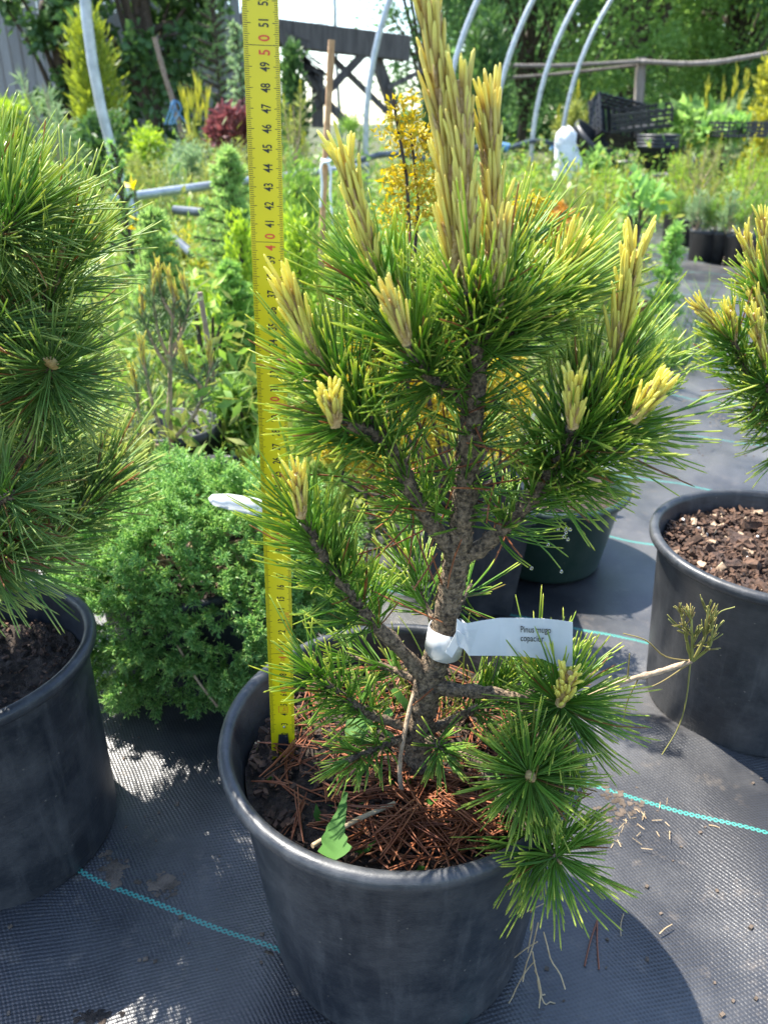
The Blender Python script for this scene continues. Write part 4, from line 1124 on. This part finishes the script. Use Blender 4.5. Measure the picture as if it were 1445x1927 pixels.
def shrub(name, label, px, pytop, Y, wpx, mat, cat='shrub', n=2200, ll=.03, lw=.014, clumps=26, z0=.0, up=.3, group=None, depth=None, fuzz=.13, stems=6, trunk=None):
    """leafy mass: clumps spread through a dome, leaves round each clump, stems to the clumps"""
    x, h, w = base_of(px, pytop, Y, wpx); t = thing(name, label, cat, (x, Y, 0), group); m = MB()
    d = rdir(clumps, .25); rr = rng.uniform(.45, 1, clumps) ** .6
    cz = (h + z0) / 2; hh = (h - z0) / 2
    c = np.array([x, Y, cz]) + d * rr[:, None] * np.array([w * .43, (depth or w) * .43, hh * .88])
    i = rng.integers(0, clumps, n); s = min(w, 2 * hh) * fuzz
    B = c[i] + rng.normal(0, s, (n, 3)) * rng.uniform(.4, 1.3, clumps)[i][:, None]
    B[:, 2] = np.maximum(B[:, 2], .01)
    D = nrm(B - [x, Y, cz - hh * .3]) * .5 + rdir(n, up)
    blades(m, B, D, ll * rng.uniform(.6, 1.25, n), lw * rng.uniform(.7, 1.2, n), .2)
    stem_mesh(t, [[(x, Y, 0), np.array([x, Y, max(z0, .05)]) * .6 + c[k] * .4 + rng.normal(0, .01, 3), c[k]] for k in range(min(stems, clumps))], 'bark_dark', trunk or .012 * h + .003)
    m.build('foliage', M[mat], t, kind='stuff'); return t
def sapling_pine(name, label, px, pytop, Y, wpx, mat='f_mid', nshoot=9, per=70, ll=.05, lw=.0022, yellow=True, z0=.05, cat='pine', group=None, bark='bark_pale', bare=.35, cand=.05, dens=1.0):
    x, h, w = base_of(px, pytop, Y, wpx); t = thing(name, label, cat, (x, Y, 0), group); m = MB(); paths = [[(x, Y, 0), (x + .01, Y, h * .5), (x, Y, h * .9)]]; cm = MB()
    for k in range(nshoot):
        f = bare * .6 + (1 - bare * .6) * (k + .5) / nshoot; a = k * 2.4 + rng.normal(0, .3)
        p0 = np.array([x, Y, h * f * .62]); ln = w * .5 * rng.uniform(.7, 1.1) * (1.1 - .6 * f)
        p1 = np.array([x + math.cos(a) * ln, Y + math.sin(a) * ln * .8, min(h, h * f * .72 + .3 * h * rng.uniform(.6, 1))])
        pm = (p0 + p1) / 2 - [0, 0, .03 * h] + (p1 - p0) * [.15, .15, 0]
        P = smooth_path([p0, pm, p1], 12); paths.append([p0, pm, p1])
        n_ = per; s = .35 + .65 * rng.random(n_); i = (s * 10.9).astype(int); tt = nrm(P[i + 1] - P[i])
        blades(m, P[i], tt * .7 + rdir(n_, .15), ll * rng.uniform(.7, 1.15, n_), lw)
        if yellow:
            dd = nrm(np.array([0, 0, 1.]) + .3 * tt[-1]); q = 14; hgt = cand * rng.uniform(.6, 1.2)
            blades(cm, p1 + dd * hgt * rng.random(q)[:, None], dd + .25 * rdir(q), hgt * .45, lw * 1.8)
    stem_mesh(t, paths, bark, .006 * h + .0015)
    m.build('needles', M[mat], t, kind='stuff')
    if yellow: cm.build('candles', M['f_goldjun'], t, kind='stuff')
    return t
def grass(name, label, px, py, Y, wpx, h, n=160, mat='f_grass'):
    x, z, w = base_of(px, py, Y, wpx); t = thing(name, label, 'grass', (x, Y, 0)); m = MB()
    B = np.stack([x + rng.normal(0, w * .25, n), Y + rng.normal(0, w * .25, n), np.zeros(n)], -1)
    D = rdir(n) * .45 + [0, 0, 1]; needles(m, B, D, h * rng.uniform(.5, 1.1, n), .0018, rng.normal(0, .25, (n, 3)) - [0, 0, .1], 3, (0, .5), (1, .8))
    m.build('leaves', M[mat], t); return t

# --- trees behind the fence and beside the shed
def big_tree(label, px, Y, w, h, mat, n=9000, z0=.3, ll=.1, lw=.06, clumps=90, name='leafy_tree'):
    x = at(px, 231, Y)[0]; t = thing(name, label, 'tree', (x, Y, 0), 'trees behind the nursery'); m = MB()
    d = rdir(clumps, .1); rr = rng.uniform(.35, 1, clumps) ** .5
    c = np.array([x, Y, (h + z0) / 2]) + d * rr[:, None] * np.array([w / 2, w * .45, (h - z0) / 2])
    i = rng.integers(0, clumps, n); B = c[i] + rng.normal(0, w * .075, (n, 3)) * rng.uniform(.5, 1.4, clumps)[i][:, None] * [1, 1, .8]
    B[:, 2] = np.maximum(B[:, 2], .1)
    cr = rng.random(clumps)[i] * .5 + rng.random(n) * .5
    blades(m, B, rdir(n, -.2), ll * rng.uniform(.6, 1.3, n), lw * rng.uniform(.7, 1.2, n), .15, rnd=cr)
    tm = MB(); tube(tm, smooth_path([(x, Y, 0), (x + .1, Y, h * .35), (x, Y, h * .85)], 14), np.linspace(.085, .03, 14), 9, rough=.05); tm.build('trunk', M['bark_dark'], t)
    lm = MB()
    for k in range(26):
        p0 = np.array([x, Y, rng.uniform(.4, h * .6)]); tube(lm, smooth_path([p0, (p0 + c[k]) / 2 + [0, 0, .2], c[k]], 8), np.linspace(.05, .012, 8), 5)
    lm.build('limbs', M['bark_dark'], t); m.build('crown', M[mat], t, kind='stuff')
big_tree('dark leafy tree right beside the barn roof truss', 800, 15, 2.6, 6, 'f_tree', 20000, ll=.08, lw=.05)
big_tree('broad green tree behind the rightmost hoops', 980, 16, 3.2, 6, 'f_tree', 22000, ll=.08, lw=.05)
big_tree('light green tree behind the fence post', 1180, 14.2, 3.0, 5.5, 'f_tree_light', 22000, ll=.08, lw=.05)
big_tree('green tree behind the long fence rail on the right', 1350, 15, 3.0, 6, 'f_tree_light', 22000, ll=.08, lw=.05)
big_tree('dark tree in the upper right corner', 1480, 13.8, 2.4, 6, 'f_tree', 16000, ll=.08, lw=.05)
big_tree('dark tree filling the gap between the fence trees', 1090, 18, 3.4, 6.5, 'f_tree', 18000)
big_tree('dark tree at the back right, beyond the light green trees', 1280, 18.5, 3.6, 6.5, 'f_tree', 18000)
big_tree('tall dark shrub with big leaves in front of the shed planks', 285, 10.5, 1.75, 4.2, 'f_dark', 7000, .2, .13, .08, 70, 'dark_shrub')
big_tree('dark leafy shrub at the shed, behind the near hoop', 130, 11, 1.1, 3.6, 'f_dark', 3200, .2, .12, .07, 40, 'dark_shrub')
m = MB(); n_ = 26000; X = rng.uniform(1.6, 22, n_); Zt = 5.5 + .8 * np.sin(X * 1.3) + .5 * np.sin(X * 3.1)
blades(m, np.stack([X, 26 + rng.normal(0, 1.2, n_), Zt * rng.random(n_) ** .9], -1), rdir(n_), .32, .22, .1)
tag(m.build('distant_wood', M['f_tree']), 'dark wood closing the background behind the fence trees', 'woodland', kind='stuff')
x = at(640, 100, 22)[0]; t = thing('bare_tree', 'pale bare tree against the sky above the barn beam', 'tree', (x, 22, 0)); m = MB()
tube(m, smooth_path([(x, 22, 0), (x - .1, 22, 2.5), (x - .05, 22, 7)], 16), np.linspace(.06, .02, 16), 6)
for k in range(60):
    z = 1.5 + 5 * k / 60; a = rng.choice([-1, 1]); tube(m, smooth_path([(x - .08, 22, z), (x + a * .35, 22, z + .15), (x + a * .75, 22 + rng.normal(0, .2), z - .1 + rng.normal(0, .15))], 6), .008, 4)
m.build('trunk', M['wood_grey'], t)
# --- left background
column('golden_thuja', 'tall yellow-green thuja behind the near steel hoop', 165, 55, 7.0, 95, 'f_thuja', n=5200, ll=.08, lw=.016)
conifer('thin_larch', 'thin airy conifer in front of the shed planks', 395, -60, 9.5, 170, 'f_fir', nb=70, per=26, ll=.06, lw=.012)
sapling_pine('crooked_pine', 'crooked grey-stemmed pine beyond the left pine', 75, 120, 5.0, 150, 'f_grey', 8, 120, .09, .006, False, bare=.7)
shrub('yellow_green_thuja', 'yellow-green conifer peeking in at the left edge', 5, 150, 5.0, 90, 'f_lime', 'conifer', 1800, .06, .02)
conifer('pale_fir', 'pale green fir shoots just left of the tape top', 445, 50, 5.5, 70, 'f_grey', nb=26, per=34, ll=.045, lw=.014, hz=.55)
sapling_pine('candle_pine', 'pine with three long yellow candles before the shed', 362, 215, 6.0, 60, 'f_olive', 5, 50, .08, .008, True, cand=.32, bare=.5)
shrub('red_maple', 'small dark red maple left of the tape', 430, 205, 5.2, 85, 'f_red', 'maple', 700, .06, .03, 16, z0=.5)
shrub('lime_shrub', 'small lime-green shrub below the dark tree', 272, 240, 5.6, 70, 'f_lime', 'shrub', 1000, .05, .02, 14, z0=.3)
column('dark_thuja', 'dark columnar thuja right of the tape, before the shed', 548, 100, 8.5, 60, 'f_dark', n=1600, ll=.08, lw=.03)
sapling_pine('golden_pine', 'small golden pine close right of the tape', 550, 165, 4.6, 80, 'f_olive', 9, 80, .06, .006, True, cand=.06)
shrub('round_pine', 'round dark green dwarf pine behind the stake', 655, 195, 5.6, 80, 'f_mid', 'pine', 1800, .07, .006, 14)
column('yew', 'dark green upright yew between the hoops', 915, 60, 9.5, 110, 'f_dark', n=3000, ll=.09, lw=.03)
shrub('grey_shrub', 'grey-green bush low behind the leaning stick', 330, 240, 4.6, 110, 'f_grey', 'shrub', 1600, .05, .01, 20)
shrub('olive_mound', 'olive green mound beside the near hoop', 270, 290, 4.2, 130, 'f_olive', 'shrub', 1800, .05, .006, 20)
shrub('olive_mound', 'broad olive pine mound left of the tape, above the rail', 420, 275, 4.4, 150, 'f_olive', 'shrub', 2400, .06, .006, 22)
shrub('dark_bush', 'dark bush in shade under the golden thuja', 190, 215, 6.2, 160, 'f_dark', 'shrub', 2000, .07, .03, 20)
shrub('red_flowers', 'reddish weeds in flower left of the tape', 425, 280, 3.9, 60, 'f_red', 'flowers', 120, .03, .015, 9, z0=.3)
for q, (px, py, w, lb) in enumerate(((140, 330, 16, 'yellow leaf shoot beside the left pine top'), (240, 320, 18, 'yellow leaf shoot at the foot of the near hoop'))):
    shrub('yellow_shoot', lb, px, py - 20, 1.9, w * 2, 'f_yellow', 'shoot', 9, .035, .024, 5, z0=.35, stems=3, trunk=.003)
# --- young spruces and firs left of and behind the tape
conifer('young_spruce', 'upright bright green spruce tip beside the near hoop', 216, 278, 2.2, 60, 'f_spruce_tip', nb=24, per=60, ll=.018, lw=.003, up=.9, hz=.3)
conifer('young_spruce', 'green young spruce with a tall leader left of the tape', 425, 285, 2.3, 200, 'f_fir', nb=80, per=130, ll=.024, lw=.0036, up=.2)
conifer('young_spruce', 'low bluish spruce below the steel rail on the left', 285, 400, 1.9, 210, 'f_fir', nb=70, per=130, ll=.022, lw=.0034, up=.15)
conifer('young_spruce', 'soft green spruce behind the thin brown cane', 430, 500, 1.75, 210, 'f_spruce_tip', nb=70, per=120, ll=.02, lw=.0034, up=.15)
column('lime_thuja', 'lime green thuja spray touching the tape at forty', 450, 425, 2.0, 90, 'f_lime', n=1500, ll=.022, lw=.009)
shrub('golden_juniper', 'low golden juniper under the dark pipe', 335, 405, 2.6, 120, 'f_goldjun', 'juniper', 1500, .03, .007, 18)
shrub('broad_leaf_weed', 'broad-leaved green weed behind the brown-stemmed pine', 372, 505, 1.62, 90, 'f_lime', 'weed', 60, .045, .014, 14, z0=.12)
yp = thing('young_pine', 'young pine with bare tan stems and yellow tips behind the juniper', 'pine', tuple(at(328, 890, 1.2)))
YP = [[(335, 900, 1.2), (322, 830, 1.22), (320, 740, 1.24), (323, 640, 1.25), (328, 560, 1.25)], [(325, 850, 1.21), (300, 800, 1.2), (283, 740, 1.19), (272, 690, 1.19)], [(324, 830, 1.22), (360, 790, 1.22), (384, 740, 1.22), (396, 690, 1.22)],
      [(320, 840, 1.22), (285, 835, 1.2), (265, 790, 1.2), (258, 740, 1.2)], [(322, 680, 1.25), (300, 630, 1.24), (287, 560, 1.24)], [(323, 660, 1.25), (345, 620, 1.25), (356, 570, 1.25)], [(384, 740, 1.22), (372, 720, 1.2), (352, 700, 1.2)],
      [(322, 700, 1.25), (296, 660, 1.24), (268, 600, 1.24)], [(322, 690, 1.25), (338, 640, 1.26), (340, 590, 1.26)], [(328, 600, 1.25), (310, 570, 1.25), (302, 545, 1.25)]]
for q, path in enumerate(YP):
    PP = pts(*path); br = branch(yp, PP, .006 if q == 0 else .0036, .0022, 'bark_pale', 'stem' if q == 0 else 'branch', 16); m = MB()
    shoot_needles(m, PP, 80, .03, .0006, 60, 35, .45, 1., .1); m.build('needles', M['f_grey'], br, kind='stuff')
    d_ = nrm(np.array([rng.normal(0, .15), 0, 1.])); candle(yp, PP[-1], PP[-1] + d_ * .042, .016, 20, .7, False, 16, .0016)
shrub('feathery_conifer', 'feathery golden green conifer between left pine and juniper', 170, 770, 1.0, 200, 'f_olive', 'conifer', 3600, .022, .004, 40, z0=.08)
shrub('brown_cypress', 'drooping cypress with browned sprays behind the tape', 440, 725, 1.35, 90, 'f_mid', 'cypress', 900, .03, .008, 16, z0=.1)
# --- centre
column('green_juniper', 'soft green upright juniper between tape and stake', 560, 335, 2.6, 120, 'f_mid', n=2600, ll=.03, lw=.006)
column('lime_juniper', 'lime green feathery juniper right against the tape', 560, 430, 1.7, 110, 'f_lime', n=2200, ll=.02, lw=.006)
column('bushy_thuja', 'grassy green thuja behind the left candles', 660, 440, 1.6, 150, 'f_mid', n=2600, ll=.02, lw=.006)
shrub('green_seedling', 'fresh green bush behind the tallest candle', 745, 390, 1.9, 130, 'f_spruce_tip', 'shrub', 2400, .022, .007, 24)
gc = thing('golden_cypress', 'golden cypress with curled yellow sprays behind the candles', 'cypress', (.1, 1.03, .17))
m = MB(); gp = [((760, 700, .95), (775, 320, .93), (740, 190, .93)), ((780, 600, .95), (790, 330, .95), (772, 245, .95)), ((900, 700, 1.0), (980, 480, .98), (1000, 372, .98)), ((880, 700, 1.0), (960, 460, 1.0), (965, 385, 1.0)),
               ((730, 900, 1.0), (735, 800, 1.0), (740, 700, .98)), ((760, 900, 1.0), (800, 790, 1.0), (810, 700, .98)), ((900, 880, 1.02), (905, 780, 1.0), (900, 690, .98)), ((850, 930, 1.02), (845, 850, 1.0), (840, 740, .98)), ((930, 900, 1.02), (945, 800, 1.0), (950, 720, .98)), ((660, 920, 1.0), (650, 860, 1.0), (640, 820, 1.0)), ((690, 960, 1.), (700, 900, 1.), (705, 850, 1.))]
gp += [((px_, py_ + 160, 1.12), (px_ + rng.normal(0, 12), py_ + 80, 1.12), (px_ + rng.normal(0, 25), py_, 1.11)) for px_, py_ in ((690, 640), (735, 600), (780, 660), (830, 620), (870, 700), (930, 660), (975, 700), (700, 760), (770, 790), (930, 800), (830, 820), (660, 720))]
paths = []
for q in gp:
    P = smooth_path(pts(*q), 14); paths.append([np.array([.1, 1.03, .16]), P[0], P[7], P[-1]])
    d = nrm(P[-1] - P[0]); side = nrm(np.cross(d, [0, 1., 0]))
    for w in range(13):
        s = 7 + 6.9 * (w / 13); p0 = P[int(s)]; sg = 1 if w % 2 else -1; ln = .034 * (1.2 - w / 20)
        e = p0 + side * sg * ln + d * ln * .4 + [0, 0, -.008] + rng.normal(0, .004, 3)
        n_ = 46; sft = rng.random(n_)[:, None]; B = p0 + (e - p0) * sft + rng.normal(0, .0035, (n_, 3))
        blades(m, B, nrm(e - p0) * .6 + rdir(n_, .1), .0085, .0038, .3)
m.build('sprays', M['gold'], gc, kind='stuff'); stem_mesh(gc, paths, 'bark_dark', .004)
# --- right middle ground
shrub('rust_weed', 'rusty brown withered shoot among the right seedlings', 1055, 370, 2.4, 50, 'f_orange', 'weed', 120, .03, .015, 8, z0=.3)
sapling_pine('yellow_pine', 'yellow-green pine standing behind the tilted black pot', 1085, 185, 9.0, 90, 'f_olive', 8, 160, .14, .014, True, cand=.16)
sapling_pine('tall_candle_pine', 'grey pine with upright pale candles behind the leafy greens', 1375, 160, 8.0, 130, 'f_grey', 9, 120, .12, .01, True, cand=.28)
column('gold_thuja', 'golden thuja at the upper right edge', 1465, 120, 7.6, 80, 'f_goldjun', n=1800, ll=.07, lw=.03)
shrub('horseradish', 'large light green leaves right of the nested pots', 1305, 200, 7.6, 110, 'f_tree_light', 'leafy plant', 220, .14, .07, 20, z0=.35)
shrub('leafy_seedlings', 'light green seedlings growing in the black crate', 1370, 225, 7.2, 80, 'f_spruce_tip', 'seedlings', 240, .1, .05, 14, z0=.55)
shrub('climber', 'green bush climbing beside the white sack', 1130, 285, 6.2, 60, 'f_tree_light', 'shrub', 400, .07, .035, 16, z0=.05)
shrub('maple_seedling', 'light green lobed-leaf seedling above the pot row', 1205, 325, 2.8, 85, 'f_spruce_tip', 'seedling', 80, .055, .035, 12, z0=.3, stems=8)
for lb, px, py, Y, w, mt in (('lime seedling pine right of the yellowest candle', 985, 300, 3.2, 110, 'f_lime'), ('olive seedling pine below the white sack', 1085, 330, 3.6, 120, 'f_olive'), ('pale yellow-green seedling pine under the hose', 1010, 380, 2.6, 120, 'f_lime'),
                             ('loose green seedling pine behind the right-hand candle', 1130, 400, 2.2, 150, 'f_mid'), ('golden green seedling pine right of the nested pots', 1330, 260, 5.2, 110, 'f_olive'), ('bright seedling pine before the leafy greens', 1290, 280, 5.6, 100, 'f_lime'),
                             ('lime seedling pine at the right edge above the candles', 1425, 270, 4.6, 110, 'f_lime'), ('dull green seedling pine behind the fresh upright pine', 1080, 460, 1.9, 120, 'f_mid'), ('wispy seedling pine behind the small right candle', 1150, 300, 4.4, 110, 'f_lime')):
    sapling_pine('seedling_pine', lb, px, py, Y, w, mt, 12, 110, .055, .0035, True, cand=.05, group='seedling pines')
conifer('upright_seedling', 'small upright green seedling left of the pot row', 1270, 435, 2.5, 60, 'f_spruce_tip', nb=30, per=50, ll=.03, lw=.006, up=1.0)
grass('grass_tuft', 'grass tuft beside the terracotta pot', 1255, 600, 2.35, 130, .16, 260)
grass('grass_tuft', 'tall grass with pale seed heads at the right path edge', 1345, 500, 2.7, 60, .3, 30)
p = onz(1200, 625); simple_pot('small terracotta-coloured pot tipped in the grass', p[0], p[1] + .05, .0, .06, .1, .045, None, (R_(-12), 0, 0), 'terracotta')
# row of small pots along the path
RW = [('leftmost black pot in the row along the path', 1268, 430, 5.1, 'f_lime'), ('second black pot from the left in the path row', 1293, 440, 4.9, 'f_mid'), ('largest black pot in front in the path row', 1322, 472, 4.35, 'f_grey'), ('black pot just right of the largest path pot', 1355, 475, 4.3, 'f_mid'), ('second black pot from the right in the path row', 1385, 482, 4.2, 'f_grey'), ('rightmost black pot in the path row', 1425, 490, 4.1, 'f_mid')]
for q, (lb, px, py, Y, mt) in enumerate(RW):
    c = at(px, py, Y); R0 = .075 if q != 2 else .085
    simple_pot(lb, c[0], Y, .004, R0, .16, R0 * .8, 'pots in the row along the path')
    sapling_pine('potted_pine', lb.replace('black pot', 'seedling pine, in the pot,').replace('largest seedling', 'tallest seedling').split(',')[0] + ' of the path row' if False else 'thin seedling pine in the ' + lb, px, 365 - 6 * (q % 3), Y, 75, mt, 8, 90, .05, .004, q % 2 == 0, bare=.95, group='seedling pines in the path row')
# pots behind the juniper
for lb, px, py, Y, R0 in (('black pot of the brown-stemmed pine behind the juniper', 325, 800, 1.3, .085), ('low black pot right of the brown-stemmed pine', 395, 895, 1.15, .08), ('black pot rim showing just left of the tape', 480, 890, 1.12, .075), ('black pot behind the feathery conifer', 245, 925, 1.1, .06), ('black pot behind the juniper, under the cane', 405, 775, 1.55, .1)):
    c = at(px, py, Y); simple_pot(lb, c[0], Y, .004, R0, max(.1, c[2]), R0 * .8, 'nursery pots behind the juniper')
shrub('yellow_leaf_plant', 'pale yellow leaves beside the tape, behind the juniper', 470, 850, 1.18, 60, 'f_goldjun', 'plant', 30, .025, .014, 8, z0=.1)
# --- undergrowth filling the beds
def beds():
    m = MB(); mg = MB()
    k = 2300
    for _ in range(k):
        Y = 1.25 + 7.5 * rng.random() ** 1.4; px = rng.uniform(-80, 1500)
        if px > 1180 - 40 * (Y > 4) and Y < 5.6: continue
        if px > 930 and Y < 1.9: continue
        x = at(px, 400, Y)[0]; h = rng.uniform(.1, .3) * (1 + .12 * Y); n_ = int(rng.uniform(30, 70)); w = rng.uniform(.05, .11) * (1 + .1 * Y)
        B = np.array([x, Y, h * .45]) + rng.normal(0, 1, (n_, 3)) * [w, w, h * .28]; B[:, 2] = np.abs(B[:, 2])
        kind = rng.random()
        ll, lw = ((.05, .004) if kind < .5 else (.035, .013)) if Y < 3 else ((.07, .008) if kind < .5 else (.05, .022))
        blades(m if rng.random() < .6 else mg, B, rdir(n_, .6), ll * rng.uniform(.7, 1.3, n_), lw, .1, rnd=np.clip(kind * .6 + .4 * rng.random(n_), 0, 1))
    a = m.build('seedling_bed', M['f_mid']); tag(a, 'mixed green seedlings filling the nursery beds', 'seedlings', kind='stuff')
    a = mg.build('seedling_bed', M['f_olive']); tag(a, 'yellowish seedlings mixed through the nursery beds', 'seedlings', kind='stuff')
beds()
# earth of the planted beds
m = MB(); V = [onz(-300, 920), onz(640, 880), onz(900, 780), onz(1165, 640), onz(1225, 470), onz(1150, 400)]; V = [v * [1, 1, 0] + [0, 0, .012] for v in V] + [np.array([5, 11, .012]), np.array([-9, 11, .012])]
m2 = bpy.data.meshes.new('planting_bed'); m2.from_pydata([tuple(v) for v in V], [], [list(range(len(V)))]); m2.materials.append(M['soil']); tag(link(bpy.data.objects.new('planting_bed', m2)), kind='structure')

# ================================================================== SMALL THINGS ON THE FABRIC
def mud(label, px, py, wpx, hpx, n_, mat='dirt_patch'):
    m = MB()
    for _ in range(n_):
        c = onz(px + rng.normal(0, wpx * .3), py + rng.normal(0, hpx * .3)); k = 9; th = np.linspace(0, 2 * np.pi, k, endpoint=False)
        r = rng.uniform(.0005, .0032) * (1 + .3 * rng.normal(size=k)); X = c[0] + r * np.cos(th) * 1.3; Y = c[1] + r * np.sin(th)
        V = np.vstack([np.stack([X, Y, bumps(X, Y) + .0004], -1), [[c[0], c[1], float(bumps(c[0], c[1])) + .0012]]]); m.add(V, [[q, (q + 1) % k, k] for q in range(k)])
    return tag(m.build('dried_mud', M[mat]), label, 'mud', kind='stuff')
mud('larger dried mud smear on the fabric by the green thread', 310, 1670, 50, 36, 90)
mud('dried mud smear near the left pot foot', 215, 1645, 32, 46, 70)
mud('dark mud crumbs at the bottom edge, left', 175, 1915, 50, 24, 40, 'soil')
mud('brown dust streak on the fabric right of the front pot', 1165, 1520, 90, 60, 60)
def ground_bits(lb, cat, name, a, b, r, mat):
    A, B = onz(*a), onz(*b); A[2] += .0065; B[2] += .0065; m = MB(); tube(m, smooth_path([A, (A + B) / 2 + [rng.normal(0, .002), 0, .001], B], 8), np.linspace(r, r * .7, 8), 5); return tag(m.build(name, M[mat]), lb, cat)
t = thing('needle_pair', 'pair of fallen brown needles on the shaded fabric right of the front pot', 'pine needles', tuple(onz(1120, 1742)))
m = MB()
for b in ((1098, 1826), (1125, 1832)):
    A, B = onz(1122, 1740), onz(*b); A[2] += .0062; B[2] += .0062; tube(m, smooth_path([A, (A + B) / 2 + [-.001, 0, .001], B], 8), .0008, 5)
m.build('needle', foliage('brown_needle_plain', (.23, .08, .04), (.28, .1, .05), (.23, .08, .04), .1), t)
ground_bits('short straw bit beside the pair of brown needles', 'straw', 'straw_bit', (1171, 1728), (1166, 1770), .0006, 'straw')
ground_bits('brown straw bit farther right on the lit fabric', 'straw', 'straw_bit', (1238, 1766), (1262, 1748), .0006, 'straw')
ground_bits('tiny straw bit right of the lower green thread', 'straw', 'straw_bit', (1331, 1561), (1355, 1568), .0007, 'straw')
ground_bits('bark bit against the front pot foot on the left', 'bark', 'bark_bit', (500, 1802), (520, 1815), .003, 'bark_dark')
m = MB()
for _ in range(130):
    c = onz(rng.uniform(0, 1445), rng.uniform(1250, 1927)) if rng.random() < .8 else onz(rng.uniform(1180, 1445), rng.uniform(780, 900))
    if math.hypot(c[0] - CX, c[1] - CY) < .12 or math.hypot(c[0] - PRX, c[1] - PRY) < .12: continue
    s = rng.uniform(.0012, .0032); z = float(bumps(c[0], c[1])); box(m, (c[0], c[1], z + s * .4), (s * 1.4, s, s * .7), rng.random() * 3)
tag(m.build('grit', M['dirt_patch'], smooth=False), 'grit and crumbs scattered over the ground fabric', 'grit', kind='stuff')
m = MB()
for _ in range(200):
    c = onz(1150 + rng.normal(0, 45), 1540 + rng.normal(0, 38)); c2 = onz(1340 + rng.normal(0, 60), 775 + rng.normal(0, 18)); c = c if rng.random() < .5 else c2
    a = rng.random() * 6.28; l = rng.uniform(.004, .012); tube(m, np.array([c + [0, 0, .006], c + [math.cos(a) * l, math.sin(a) * l, .0066]]), .00035, 3, cap=False)
tag(m.build('dry_litter', M['straw'], smooth=False), 'thin dry plant litter on the ground fabric', 'litter', kind='stuff')
